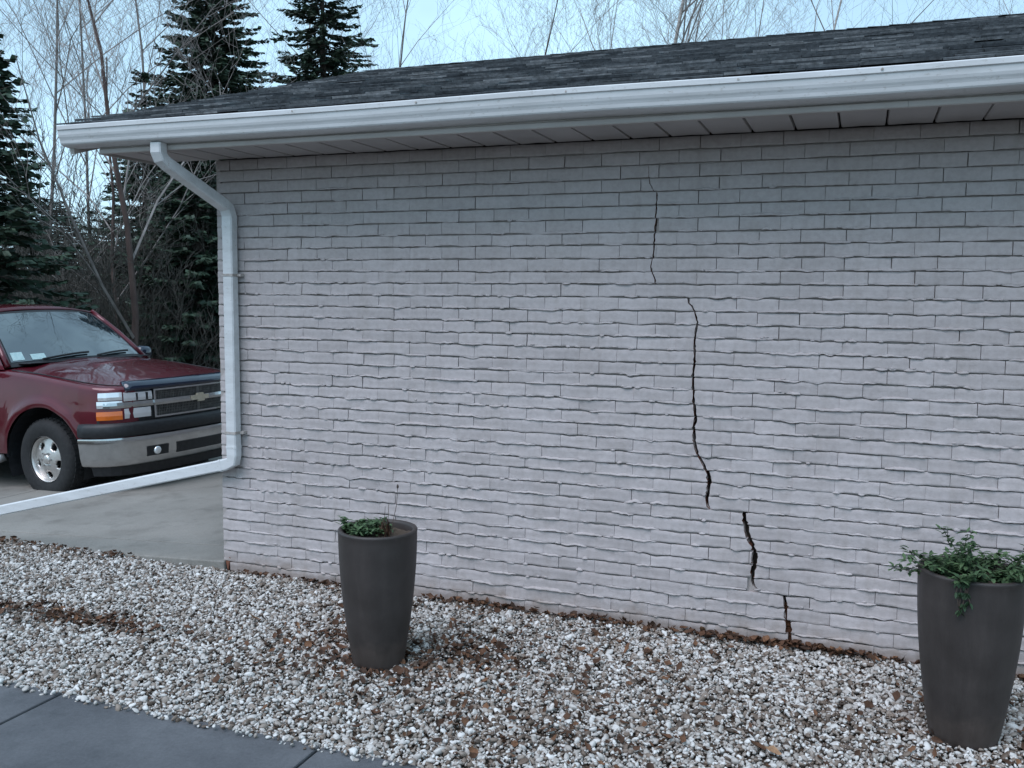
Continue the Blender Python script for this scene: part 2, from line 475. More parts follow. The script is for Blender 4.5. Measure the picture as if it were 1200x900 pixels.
class Wave:
    """smooth random curve along the wall"""
    def __init__(s, lo, hi, n, seed):
        r = random.Random(seed)
        s.c = [(r.uniform(lo, hi), r.uniform(0, 6.28), r.uniform(.5, 1)) for _ in range(n)]
        s.n = sum(c[2] for c in s.c)
    def __call__(s, x):
        return sum(a*math.sin(w*x+p) for (w, p, a) in s.c)/s.n*1.6
def clamp(v, a=0., b=1.): return max(a, min(b, v))
wob = [Wave(4, 45, 8, 100+i) for i in range(NROW+2)]
gap = [Wave(3, 34, 6, 300+i) for i in range(NROW+2)]
lipw = [Wave(5, 60, 9, 500+i) for i in range(NROW+2)]
fine = [Wave(60, 160, 5, 700+i) for i in range(NROW+2)]
sag = [Wave(.4, 1.6, 3, 900+i) for i in range(NROW+2)]
steps = []
blobs = []
for i in range(NROW+2):
    r_ = random.Random(1300+i)
    blobs.append([(r_.uniform(0, XMAX), r_.uniform(.015, .075), r_.uniform(.003, .012)*r_.choice([1, 1, 1, -.6])) for _ in range(15)])
def rough_k(i): return clamp((i-3)/9., .18, 1.) + .3*clamp((i-14)/6.)
def joint_z(i, x):
    k = rough_k(i)
    b = 0.
    for (c_, w_, a_) in blobs[i]:
        u_ = (x-c_)/w_
        if abs(u_) < 1: b -= a_*(1-u_*u_)**2
    return H - i*CH + k*(.0013*wob[i](x) + .0010*fine[i](x) + .55*b) + .0020*sag[i](x)*min(1, i/6)
def joint_g(i, x):
    k = rough_k(i)
    g_ = 0.
    for (i0, a_, b_, e_) in steps:
        if i == i0: g_ += e_*clamp(min(x-a_, b_-x)/.02+.5)
    return clamp(.0035 + .0025*gap[i](x) + .0010*fine[i](x+1.1), .0006, .0062) + g_
def lip_y(i, x):
    k = rough_k(i)
    return k*clamp(.0022 + .0036*lipw[i](x) + .0014*fine[i](x+.3), .0, .0065) + .0008
# the crack: three pieces traced on the wall plane (x, z, width)
def wall_pt(px_, py_):
    d = pixel_ray(px_, py_); k = -CAM.y/d.y
    p_ = CAM + d*k
    return p_.x, p_.z
CR = [
 [(761,198,.5),(762,212,.8),(767,224,.9),(771,226,1.3),(770,240,1.4),(769,255,1.3),(767,275,1.5),(765,302,1.5),(762,306,1.2),(763,318,1.3),(766.5,326,1.5),(767.5,334,1.2)],
 [(806,355,.8),(811,358,1.6),(815,367,1.8),(817.5,375,1.8),(818,382,2.0),(816,389,2.0),(815,402,2.2),(815.5,416,2.2),(814.3,430,2.4),(812.8,441,2.7),(812.3,450,2.7),(813,459,2.7),(812.5,470,2.8),(813.5,477,3),(814.5,490,3),(812.3,500,3.1),(812.5,512,3),(814,522,3),(817.5,533,3.2),(821,538,3.2),(825,545,3.6),(830,554,4.6),(832,565,5.0),(830.5,575,4.0),(829.3,586,3.8),(830.5,592,3.6),(836,597.5,2.8)],
 [(873.5,600.5,4.2),(874,610,5.0),(876.5,623,5.4),(879,632,5.4),(883.5,643,4.6),(885.5,650,5.2),(884,659,5.2),(881.8,670,4.2),(880.5,682,3.8),(882.5,687,3.6),(889,691.5,3.6),(896,695,3.0)],
 [(918.5,698.5,3.0),(920,708,4.0),(921.5,718,6.2),(923.5,732,7.0),(923.5,744,7.0),(924.5,754,6.2),(925,770,5)],
]
CRACKS = []
for seg in CR:
    pts = []
    for (a, b, w) in seg:
        x, z = wall_pt(a, b); pts.append((z, x, w/205.))
    pts.sort()
    CRACKS.append(pts)
for (pa, pb, e_) in (((767.5, 335), (806, 354), .0016), ((836, 598), (874, 600), .0016), ((895, 695), (919, 698), .0018)):
    xa_, za_ = wall_pt(*pa); xb_, zb_ = wall_pt(*pb)
    steps.append((round((H-(za_+zb_)/2)/CH), xa_, xb_, e_))
crk = Wave(110, 520, 7, 5)
def crack_at(seg, z):
    zs = [q[0] for q in seg]
    x = float(np.interp(z, zs, [q[1] for q in seg])); w = float(np.interp(z, zs, [q[2] for q in seg]))
    x += .0030*crk(z) + .004*math.sin(12.9898*math.floor((H-z)/CH)*7.7); w *= 1 + .38*crk(z*1.7+.2)
    return x-w/2, x+w/2

def row_crack(i):
    zt, zb = H-i*CH, H-(i+1)*CH; zm = (zt+zb)/2
    for seg in CRACKS:
        if seg[0][0]-.012 <= zm <= seg[-1][0]+.012: return seg
    return None

def brick_mesh(i, xl, xr, rnd, raw_l=False, raw_r=False):
    """front shell of one painted brick; xl, xr are functions of z"""
    nx = 8
    ts = [0., .07, .18, .36, .6, .93, 1.]
    V = []; F = []
    tilt, out = rnd.uniform(-.0022, .0022), rnd.uniform(-.0022, .0022)
    tx = rnd.uniform(-.0015, .0015)
    zt0, zb0 = H-i*CH-.004, H-(i+1)*CH+.004
    cut = row_crack(i) is not None
    for jt, tt in enumerate(ts):
        for k in range(nx+1):
            s = k/nx
            zn = zb0 + (zt0-zb0)*tt
            x = xl(zn)*(1-s) + xr(zn)*s
            zb = joint_z(i+1, x) + joint_g(i+1, x); zt = joint_z(i, x) - joint_g(i, x)
            z = zb + (zt-zb)*tt
            y = -.006 - out - tilt*(tt-.5)*2 - tx*(s-.5)*2
            y -= lip_y(i+1, x)*max(0, 1-tt/.42)**1.7
            if 0 < jt < len(ts)-1: y -= .0011*fine[i](x*1.3+tt*5)
            if jt in (0, len(ts)-1): y += .0025
            if k in (0, nx): y += .0016
            V.append((x, y, z))
    n = nx+1
    for jt in range(len(ts)-1):
        for k in range(nx):
            F.append((jt*n+k, jt*n+k+1, (jt+1)*n+k+1, (jt+1)*n+k))
    idx = [0]*len(F)
    # returns into the joint: bottom, top, left, right
    def back(ids, dy, raw):
        b = len(V); m_ = len(ids)
        for q in ids: V.append(V[q])
        for q in ids: V.append((V[q][0], dy, V[q][2]))
        for q in range(m_-1):
            F.append((b+q, b+m_+q, b+m_+q+1, b+q+1)); idx.append(1 if raw else 0)
    nt_ = len(ts)
    back([k for k in range(n)][::-1], .03, False)
    back([(nt_-1)*n+k for k in range(n)], .03, False)
    back([j*n for j in range(nt_)], .055 if raw_l else .03, raw_l)
    back([j*n+nx for j in range(nt_)][::-1], .055 if raw_r else .03, raw_r)
    return V, F, idx

bricks = []     # (pixel area, row, V, F, idx)
mort = MB()
def project(pt):
    d = Vector(pt)-CAM; z = d.dot(fw)
    return 600+FPX*d.dot(rt2)/z, 450-FPX*d.dot(up2)/z
for i in range(NROW):
    rnd = random.Random(4000+i)
    seg = row_crack(i)
    off = .5 if i % 2 == 0 else 0.
    shift = rnd.uniform(-.006, .006)*min(1, i/5)
    joints = [0.0 if i < 37 else .045]
    k = 0
    while True:
        xj = (k+off)*L + shift + rnd.uniform(-.004, .004) if (k or off) else None
        k += 1
        if xj is None or xj <= joints[0]+.05: continue
        if xj > XMAX: break
        joints.append(xj)
    joints.append(XMAX)
    for a, b in zip(joints[:-1], joints[1:]):
        gj = lambda: rnd.choice([.0004, .0008, .0012, .0018, .0028]) if i < 9 else (rnd.choice([.0, .0003, .0006, .0010, .0016, .0026]) if i < 20 else rnd.choice([.0, .0, .0002, .0005, .0010, .0018]))
        ga, gb = gj(), gj()
        sl = rnd.uniform(-.06, .06)
        xa = (lambda z, a=a, ga=ga: a+ga); xb = (lambda z, b=b, gb=gb: b-gb)
        pieces = [(xa, xb, False, False)]
        if seg:
            zm = H-(i+.5)*CH
            zr = [H-(i+q)*CH for q in (.08, .5, .92)]
            cl = [crack_at(seg, z) for z in zr]
            if all(c[0] > a+.012 and c[1] < b-.012 for c in cl):
                pieces = [(xa, (lambda z, seg=seg: crack_at(seg, z)[0]), False, True), ((lambda z, seg=seg: crack_at(seg, z)[1]), xb, True, False)]
            elif any(a-.012 <= c[0] and c[1] <= b+.012 and (c[0]+c[1])/2 > (a+b)/2 for c in cl):
                pieces = [(xa, (lambda z, seg=seg, b=b: min(crack_at(seg, z)[0], b+.03)), False, True)]
            elif any(a-.012 <= c[0] and c[1] <= b+.012 for c in cl):
                pieces = [((lambda z, seg=seg, a=a: max(crack_at(seg, z)[1], a-.03)), xb, True, False)]
            else:
                # a neighbour bounded by the crack where the crack runs in the head joint
                for c in [cl[1]]:
                    if abs(c[0]-b) < .014: pieces = [(xa, (lambda z, seg=seg: crack_at(seg, z)[0]), False, True)]
                    elif abs(c[1]-a) < .014: pieces = [((lambda z, seg=seg: crack_at(seg, z)[1]), xb, True, False)]
        for (fl, fr, rl, rr) in pieces:
            V, F, idx = brick_mesh(i, fl, fr, rnd, rl, rr)
            xm = (V[0][0]+V[8][0])/2; zm = H-(i+.5)*CH
            pa = project((V[0][0], 0, zm)); pb = project((V[8][0], 0, zm)); pc = project((xm, 0, zm+CH/2)); pd = project((xm, 0, zm-CH/2))
            area = abs(pb[0]-pa[0])*abs(pd[1]-pc[1])
            if not (0 < (pa[0]+pb[0])/2 < 1205): area = 0
            if (pa[0]+pb[0])/2 > 1075 and 675 < pc[1] < 860: area = 0
            bricks.append((area, i, V, F, idx))
    # mortar behind this course, broken where the crack runs
    zt, zb = H-i*CH, H-(i+1)*CH
    x0 = 0.004 if i < 37 else .05
    def strip(fa, fb):
        n = 3
        vs = []
        for y in (.012, .06):
            for k in range(n+1):
                z = zb+(zt-zb)*k/n
                vs.append((fa(z), y, z)); vs.append((fb(z), y, z))
        fs = []
        for k in range(n):
            a = 2*k; c = a+2*(n+1)
            fs += [(a, a+1, a+3, a+2), (a, a+2, c+2, c), (a+1, c+1, c+3, a+3)]
        mort.add(vs, fs)
    if seg:
        strip(lambda z: x0, lambda z: crack_at(seg, z)[0]); strip(lambda z: crack_at(seg, z)[1], lambda z: XMAX)
    else:
        strip(lambda z: x0, lambda z: XMAX)
mort.box(.0015, .03, -.0035, .058, H-37*CH, H)
o = mesh_obj('mortar', mort.v, mort.f, M['mortar'], wall)
bricks.sort(key=lambda q: -q[0])
for (area, i, V, F, idx) in bricks[:300]:
    add_tone(mesh_obj('brick', V, F, None, wall, True, [M['paint'], M['rawbrick']], idx), [random.random()]*len(F))
BV, BF, BI, BT = [], [], [], []
for (area, i, V, F, idx) in bricks[300:]:
    b = len(BV); BV += V; BF += [tuple(q+b for q in f) for f in F]; BI += idx; BT += [random.random()]*len(F)
o = mesh_obj('distant_bricks', BV, BF, None, wall, True, [M['paint'], M['rawbrick']], BI); add_tone(o, BT)
o['kind'] = 'stuff'
for o in wall.children:
    if o.name.startswith(('brick', 'distant')):
        pass
# crumbs and drips of mortar squeezed out of the joints, painted over
cv, cf = [], []
ico_v = [(0,0,-1),(.72,-.53,-.45),(-.28,-.85,-.45),(-.89,0,-.45),(-.28,.85,-.45),(.72,.53,-.45),(.28,-.85,.45),(-.72,-.53,.45),(-.72,.53,.45),(.28,.85,.45),(.89,0,.45),(0,0,1)]
ico_f = [(0,1,2),(1,0,5),(0,2,3),(0,3,4),(0,4,5),(1,5,10),(2,1,6),(3,2,7),(4,3,8),(5,4,9),(1,10,6),(2,6,7),(3,7,8),(4,8,9),(5,9,10),(6,10,11),(7,6,11),(8,7,11),(9,8,11),(10,9,11)]
rc = random.Random(55)
for _ in range(330):
    i = rc.randint(7, 36); x = rc.uniform(.1, 5.8); z = joint_z(i, x) + rc.uniform(.0, .012)
    w_, h_, d_ = rc.uniform(.006, .022), rc.uniform(.003, .007), rc.uniform(.004, .009)
    b = len(cv); y0 = -.006 - lip_y(i, x)*.55
    for (a, c, e) in ico_v: cv.append((x+a*w_*rc.uniform(.7, 1.2), y0+c*d_*rc.uniform(.7, 1.2), z+e*h_*rc.uniform(.7, 1.2)))
    cf += [tuple(q+b for q in f) for f in ico_f]
o = mesh_obj('mortar_crumbs', cv, cf, M['paint'], wall, True); add_tone(o, [.5]*len(cf)); o['kind'] = 'stuff'
# ridges of mortar that squeezed out of the bed joints and were painted over
rv, rf = [], []
rr = random.Random(808)
for i in range(3, 38):
    x = rr.uniform(.05, .4)
    dens_ = clamp((i-2)/10., .12, .85)
    while x < 6.0:
        ln = rr.choice([.03, .05, .08, .12, .18, .26])*rr.uniform(.8, 1.3)
        if rr.random() < dens_:
            seg_ = row_crack(i) or row_crack(i-1)
            cx_ = crack_at(seg_, H-i*CH)[0] if seg_ else None
            if not (cx_ and x-.01 < cx_ < x+ln+.01):
                n = max(4, int(ln/.011)); b = len(rv); pk = rr.uniform(.5, 1.15)
                dip = rr.uniform(-.003, .003)
                for q in range(n+1):
                    u = q/n; xx = x+ln*u
                    env = (math.sin(math.pi*clamp(u*.96+.02)))**.45
                    out = (.0045 + .0088*pk*(.55+.45*rr.random()))*env; hh = (.0034+.0034*pk*rr.uniform(.6, 1.2))*env
                    zc_ = joint_z(i, xx) + joint_g(i, xx)*.8 + hh*.35 - .0015*rr.random() + dip*math.sin(u*3.1)
                    y0 = -.0045
                    for (dy, dz_) in ((.004, -.9), (-.55, -1.0), (-1.0, -.55), (-.85, .15), (-.35, .95), (.1, 1.5)):
                        rv.append((xx, y0+out*dy*rr.uniform(.9, 1.1), zc_+hh*dz_))
                for q in range(n):
                    for k in range(5): rf.append((b+q*6+k, b+q*6+k+1, b+(q+1)*6+k+1, b+(q+1)*6+k))
        x += ln + rr.choice([.01, .03, .06, .12])*rr.uniform(.5, 1.5)
o = mesh_obj('mortar_ridges', rv, rf, M['paint'], wall, True); add_tone(o, [.55]*len(rf)); o['kind'] = 'stuff'
bm = bmesh.new(); bm.from_mesh(o.data); bmesh.ops.recalc_face_normals(bm, faces=bm.faces); bm.to_mesh(o.data); bm.free()
# rusty brick dust and debris lodged in the lowest part of the crack
mb = MB(); zs_ = np.linspace(-.03, .22, 24); dv = []
for z in zs_:
    l_, r_ = crack_at(CRACKS[3], z); yy = .030+random.uniform(0, .014)
    dv += [(l_-.004, yy, z), ((l_+r_)/2, yy-random.uniform(0, .012), z), (r_+.004, yy+.004, z)]
mb.add(dv, [(3*k+q, 3*k+q+1, 3*k+q+4, 3*k+q+3) for k in range(23) for q in range(2)])
mb.build('crack_debris', M['rust'], wall)
# broken corner at the foot of the wall
mb = MB()
mb.add([(.004, -.004, .095), (.05, -.006, .092), (.028, -.004, .0), (.004, .06, .095), (.05, .06, .092), (.028, .06, .0)],
       [(0, 1, 2), (3, 5, 4), (0, 2, 5, 3), (1, 4, 5, 2), (0, 3, 4, 1)])
o = mb.build('broken_brick', M['rawbrick'], wall); o['label'] = 'broken red brick stub at the foot of the wall corner'

# ---- soffit, fascia, roof, gutter
soffit = None
mb = MB(); mb.box(-.44, 6.6, -.44, .0, 2.60, 2.612)
soffit = mb.build('soffit', M['inner'], garage)
xj = .77*L - 3*L
prev = -.44
edges = [-.44]
while xj < 6.6:
    if xj > -.40: edges.append(xj)
    xj += L
edges.append(6.6)
for a, b in zip(edges[:-1], edges[1:]):
    b2 = b-.005
    mb = MB()
    V = []
    ym0, ym1 = -.447, -.010
    # panel with one folded edge rising into the groove and a slight fall along its width
    prof = [(a, 2.590), (a+.004, 2.576), (a+.012, 2.5735), ((a+b2)/2, 2.575), (b2-.003, 2.5735), (b2, 2.590)]
    for y in (ym0, ym1):
        for (x, z) in prof: V.append((x, y, z + .001*random.uniform(-1, 1)))
    n = len(prof)
    F = [(k, k+1, n+k+1, n+k) for k in range(n-1)]
    mesh_obj('soffit_panel', V, F, M['soffit'], soffit)
# channel strip where the soffit meets the wall
# fascia in three lengths with lapped seams
def fascia_len(x0, x1, dy):
    prof = [(-.447, 2.563), (-.474, 2.563), (-.477, 2.568), (-.476, 2.588), (-.466, 2.594), (-.462, 2.70), (-.447, 2.70)]
    V = []; n = len(prof)
    for x in (x0, x1):
        for (y, z) in prof: V.append((x, y+dy*(.5 if y < -.45 else 0), z))
    F = [(k, (k+1) % n, n+(k+1) % n, n+k) for k in range(n)] + [tuple(range(n))[::-1], tuple(range(n, 2*n))]
    o = mesh_obj('fascia', V, F, M['fascia'], garage)
    return o
fx1 = (lambda p_: p_.x)(CAM + pixel_ray(342, 162)*((-.475-CAM.y)/pixel_ray(342, 162).y))
fx2 = (lambda p_: p_.x)(CAM + pixel_ray(1064, 126)*((-.475-CAM.y)/pixel_ray(1064, 126).y))
fascia_len(-.45, fx1, 0); fascia_len(fx1+.001, fx2, -.003); fascia_len(fx2+.001, 6.6, 0)
mb = MB(); mb.box(-.462, -.45, -.46, .02, 2.562, 2.70); mb.build('fascia_return', M['fascia'], garage)

RS = .306
def roof_z(y): return 2.738 + (y+.5)*RS
RX0, RX1 = -.66, 7.4
roof = None
V = [(RX0, -.545, roof_z(-.545)), (RX1, -.545, roof_z(-.545)), (RX1, 3.0, roof_z(3.0)), (RX0, 3.0, roof_z(3.0)), (RX1, 6.55, roof_z(-.55)), (RX0, 6.55, roof_z(-.55))]
V += [(x, y, z-.03) for (x, y, z) in V]
F = [(0,1,2,3),(3,2,4,5),(0,3,9,6),(3,5,11,9),(1,7,8,2),(2,8,10,4),(0,6,7,1),(4,10,11,5),(6,9,8,7),(9,11,10,8)]
roof = mesh_obj('roof', V, F, M['shingle'], garage)
roof['label'] = 'low pitched roof of dark grey weathered asphalt shingles'
add_tone(roof, [.3]*10)
# rake boards under the left roof edge
mb = MB()
for (ya, yb) in ((-.5, 3.0), (6.5, 3.0)):
    za, zb = roof_z(-.5)-.032, roof_z(3.0)-.032
    mb.add([(RX0+.015, ya, za), (RX0+.045, ya, za), (RX0+.045, yb, zb), (RX0+.015, yb, zb), (RX0+.015, ya, za-.14), (RX0+.045, ya, za-.14), (RX0+.045, yb, zb-.14), (RX0+.015, yb, zb-.14)],
           [(0,1,2,3),(4,7,6,5),(0,4,5,1),(1,5,6,2),(2,6,7,3),(3,7,4,0)])
mb.build('rake_board', M['fascia'], garage)
# gable soffit on the underside of the side overhang
mb = MB()
for (ya, yb) in ((.02, 3.0), (6.5, 3.0)):
    za, zb = roof_z(.02 if ya < 1 else -.5)-.15, roof_z(3.0)-.15
    mb.add([(RX0+.046, ya, za), (.0, ya, za), (.0, yb, zb), (RX0+.046, yb, zb)], [(0, 3, 2, 1)])
mb.build('gable_soffit', M['soffit'], garage)
# shingles: lapped tabs on both courses of the visible slope
SV, SF, ST = [], [], []
ca = 1/math.sqrt(1+RS*RS); sa = RS*ca
nc = int((3.0+.56)/ca/.135)
for r_ in range(nc+1):
    d0 = r_*.135; x = RX0-.012 + random.uniform(-.25, 0)
    while x < RX1:
        w = random.choice([.12, .16, .2, .24, .3, .36])*random.uniform(.85, 1.15)
        dd = d0 + random.uniform(-.006, .004); thick = random.choice([.004, .006, .011])
        l_ = .20
        if (d0+l_)*ca-.56 > 3.0: l_ = (3.0+.56)/ca - d0
        if l_ < .02: break
        x0, x1 = max(x, RX0-.012), min(x+w-.003, RX1)
        if x1 > x0+.02:
            def pt(x_, d_, h_):
                y = -.56 + d_*ca - h_*sa; return (x_, y, 2.738 + (-.56+.5)*RS + d_*sa + h_*ca)
            lift = random.uniform(0, .002) if random.random() < .97 else random.uniform(.004, .009)
            h0 = .010+thick+lift; h1 = .002+thick*.2
            b = len(SV)
            SV += [pt(x0, dd, h0), pt(x1, dd, h0), pt(x1, dd+l_, h1), pt(x0, dd+l_, h1), pt(x0, dd, h0-.006-thick*.6), pt(x1, dd, h0-.006-thick*.6), pt(x1, dd+l_, h1-.004), pt(x0, dd+l_, h1-.004)]
            fs = [(0,1,2,3),(0,4,5,1),(1,5,6,2),(3,7,4,0)]
            SF += [tuple(q+b for q in f) for f in fs]
            t_ = clamp(random.betavariate(1.6, 2.4)); ST += [t_]*4
        x += w
o = mesh_obj('shingles', SV, SF, M['shingle'], roof); add_tone(o, ST); o['kind'] = 'stuff'
# ridge caps
mb = MB(); x = RX0
while x < RX1:
    z = roof_z(3.0)+.016+random.uniform(0, .004)
    mb.add([(x, 2.86, z-.036), (x+.2, 2.86, z-.044), (x+.2, 3, z-.004), (x, 3, z+.004), (x, 3.14, z-.036), (x+.2, 3.14, z-.044)], [(0, 1, 2, 3), (3, 2, 5, 4)])
    x += .15
o = mb.build('ridge_cap', M['shingle'], roof); add_tone(o, [random.uniform(.1, .7) for _ in o.data.polygons])

# K-style gutter
prof = [(-.464, 2.714), (-.464, 2.604), (-.470, 2.599), (-.515, 2.603), (-.545, 2.609), (-.556, 2.613), (-.560, 2.619), (-.5615, 2.626), (-.5630, 2.634), (-.5665, 2.643), (-.571, 2.652), (-.5745, 2.664), (-.5770, 2.688), (-.584, 2.693), (-.585, 2.713), (-.581, 2.717), (-.567, 2.717), (-.564, 2.711)]
GX0, GX1 = -.655, 7.2
V = []; n = len(prof); xs_ = np.linspace(GX0, GX1, 40)
gw = Wave(.5, 3.2, 4, 77)
for x in xs_:
    for (y, z) in prof: V.append((x, y + .0015*gw(x*1.3), z + .0022*gw(x)))
F = [(i*n+k, i*n+k+1, (i+1)*n+k+1, (i+1)*n+k) for i in range(39) for k in range(n-1)]
gutter = mesh_obj('gutter', V, F, M['gutter'], garage)
md = gutter.modifiers.new('thick', 'SOLIDIFY'); md.thickness = .002; md.offset = 0
# end cap
cap = [(y, z) for (y, z) in prof[:15]]
NC = len(cap); mb = MB(); mb.add([(GX0-.001, y, z+.001) for (y, z) in cap] + [(GX0+.001, y, z+.001) for (y, z) in cap], [tuple(range(NC)), tuple(range(NC, 2*NC))[::-1]] + [(k, k+NC, (k+1) % NC+NC, (k+1) % NC) for k in range(NC)])
mb.build('end_cap', M['gutter'], gutter)
# hidden hangers showing as small screws, and the sealed seams
for pxx, pyy in ((663, 108), (865, 93), (1034, 80), (342, 132), (487, 120)):
    d = pixel_ray(pxx, pyy); p_ = CAM + d*((-.588-CAM.y)/d.y)
    mb = MB(); mb.lathe([(0, -.003), (.005, -.003), (.006, .004)], 8, 'y', p_.x, -.585, 2.703)
    mb.build('screw', M['strap'], gutter)

# downspout
dsp = []
X = Vector((1, 0, 0)); Yv = Vector((0, 1, 0)); Zv = Vector((0, 0, 1))
ds = empty('downspout_group')
bpy.data.objects.remove(ds)
hw, hd = .036, .031
A = Vector((.005, -.505, 2.60)); B_ = Vector((.005, -.505, 2.515)); C_ = Vector((.13, -.055, 2.270)); D_ = Vector((.13, -.055, .80)); E_ = Vector((-2.30, -.055, .125))
mb = MB()
dd = (C_-B_).normalized()
pts = [A, B_+Vector((0, 0, .03)), B_+dd*.02+Vector((0, 0, .005)), B_+dd*.06, C_-dd*.05, C_-dd*.018+Vector((0, 0, -.006)), C_+Vector((0, .0, -.045)), C_+Vector((0, 0, -.12))]
fr = []
tang = [-Zv, -Zv, (dd-Zv).normalized(), dd, dd, (dd-Zv).normalized(), -Zv, -Zv]
for tg in tang:
    u = (X - tg*X.dot(tg)).normalized(); w = tg.cross(u); fr.append((u, w))
mb.rect_tube(pts, fr, hw+.001, hd+.001)
down = mb.build('downspout', M['gutter'], garage, bevel=0)
down['label'] = 'white rectangular downspout with upper elbow and long run across the drive edge'
mb = MB(); mb.rect_tube([C_+Vector((0, 0, -.09)), (C_+D_)/2, D_], [(X, -Yv)]*3, hw, hd)
mb.build('straight_pipe', M['gutter'], down)
mb = MB()
dr = (E_-Vector((D_.x, D_.y, .715))).normalized()
K = Vector((D_.x, D_.y, .715))
pts = [D_+Vector((0, 0, .03)), D_+Vector((0, 0, -.04)), K+Vector((-.006, 0, .008)), K+dr*.05, K+dr*.10]
tang = [-Zv, -Zv, (dr-Zv).normalized(), dr, dr]
fr = []
for tg in tang:
    w = Yv; u = tg.cross(w).normalized(); fr.append((u, w))
mb.rect_tube(pts, fr, hw+.001, hd+.001); mb.build('elbow', M['gutter'], down)
mb = MB(); u = dr.cross(Yv).normalized()
mb.rect_tube([K+dr*.07, E_], [(u, Yv)]*2, hw-.001, hd); mb.build('extension_pipe', M['gutter'], down)
for (pc, tg, w_) in ((C_+Vector((0, 0, -.105)), -Zv, -Yv), (D_+Vector((0, 0, .015)), -Zv, -Yv), (K+dr*.088, dr, Yv)):
    mb = MB(); uu = X if abs(tg.z) > .9 else dr.cross(Yv).normalized()
    mb.rect_tube([pc-tg*.007, pc-tg*.003, pc+tg*.003, pc+tg*.007], [(uu, w_)]*4, hw+.0028, hd+.0028); mb.build('crimped_collar', M['gutter'], down)
for z in (1.873, .905):
    mb = MB(); mb.box(D_.x-hw-.004, D_.x+hw+.004, D_.y-hd-.003, D_.y+hd-.002, z-.008, z+.008)
    mb.box(D_.x+hw+.001, D_.x+hw+.03, D_.y+.01, D_.y+.044, z-.008, z+.008)
    mb.build('strap', M['strap'], down)

# ================================================================== PLANTERS
def make_planter(loc, rx, h, label):
    root = empty('planter', loc); tag(root, label, 'planter', 'charcoal planters in front of the wall')
    prof = []
    for k in range(17):
        u = k/16
        r_ = rx*(.625 + .375*(math.sin(u*math.pi/2))**.92)
        prof.append((r_, h*u))
    prof = [(0, 0), (rx*.595, 0), (rx*.622, .006)] + prof[1:-1]
    prof += [(rx, h-.014), (rx+.002, h-.008), (rx-.001, h-.001), (rx-.010, h+.001), (rx-.020, h-.003), (rx-.024, h-.012), (rx-.030, h-.10), (rx-.032, h-.14)]
    mb = MB(); mb.lathe(prof, 56); mb.build('pot', M['pot'], root, smooth=True)
    mb = MB(); n = 32; V = [(0, 0, h-.030)]; ri = rx-.026
    for rr in (.35, .7, 1.0):
        for k in range(n):
            t_ = 2*math.pi*k/n; V.append((ri*rr*math.cos(t_), ri*rr*math.sin(t_), h-.034+random.uniform(-.008, .010)))
    F = [(0, 1+k, 1+(k+1) % n) for k in range(n)]
    for a in range(2):
        for k in range(n): F.append((1+a*n+k, 1+(a+1)*n+k, 1+(a+1)*n+(k+1) % n, 1+a*n+(k+1) % n))
    mb.add(V, F); mb.build('soil', M['soil'], root, smooth=True)
    return root
P1 = Vector((1.640, -.965, -.012)); P2 = Vector((4.195, -.755, -.012))
PH = .675
make_planter(P1, .186, PH, 'tall tapered charcoal planter with low sparse plants, left of the crack')
make_planter(P2, .198, PH+.035, 'tall tapered charcoal planter with leafy trailing plants at the right edge')

def blade(V, F, T, base, direction, length, width, tone, droop=.3, fold=.25, segs=3):
    d = Vector(direction).normalized(); side = d.cross(Vector((0, 0, 1)))
    if side.length < .05: side = Vector((1, 0, 0))
    side.normalize()
    p = Vector(base); b = len(V); seg = length/segs
    for i in range(segs+1):
        u = i/segs; w = width*(math.sin(math.pi*min(1, u*.92+.08)))**.8*.5
        nrm = side.cross(d)
        V.append(tuple(p+side*w+nrm*w*fold)); V.append(tuple(p)); V.append(tuple(p-side*w+nrm*w*fold))
        d = (d + Vector((0, 0, -droop/segs))).normalized(); p = p + d*seg
    for i in range(segs):
        a = b+i*3
        F.append((a, a+1, a+4, a+3)); F.append((a+1, a+2, a+5, a+4)); T += [tone, tone]

def stem_path(base, d, length, droop, rnd, n=7):
    d = Vector(d).normalized(); p = Vector(base); pts = [p.copy()]
    for i in range(n):
        d = (d + Vector((rnd.uniform(-.18, .18), rnd.uniform(-.18, .18), -droop/n + rnd.uniform(-.1, .1)))).normalized()
        p = p + d*(length/n); pts.append(p.copy())
    return pts

def leafy_plant(name, label, loc, stems, leafsz, seed, lpn=5, cat='plant'):
    rnd = random.Random(seed)
    root = empty(name, loc); tag(root, label, cat)
    sm = MB(); V, F, T = [], [], []
    for (bx, by, dx, dy, dz, ln, dr) in stems:
        pts = stem_path((bx, by, 0), (dx, dy, dz), ln, dr, rnd, 8)
        sm.tube(pts, [.0026*(1-.6*i/len(pts)) for i in range(len(pts))], 5)
        for i, p in enumerate(pts[1:]):
            if p.length and p.z < -.35: continue
            for k in range(lpn):
                t_ = rnd.uniform(0, 6.28)
                base = p + Vector((rnd.uniform(-.012, .012), rnd.uniform(-.012, .012), rnd.uniform(-.012, .012)))
                blade(V, F, T, base, (math.cos(t_), math.sin(t_), rnd.uniform(-.2, .9)), leafsz*rnd.uniform(.6, 1.25), leafsz*rnd.uniform(.3, .5), clamp(rnd.gauss(.42, .24)), rnd.uniform(.1, .7), rnd.uniform(.1, .5), 3)
    sm.build('stem', M['stem'], root)
    o = mesh_obj('foliage', V, F, M['green'], root, True); add_tone(o, T)
    return root
rnd = random.Random(3)
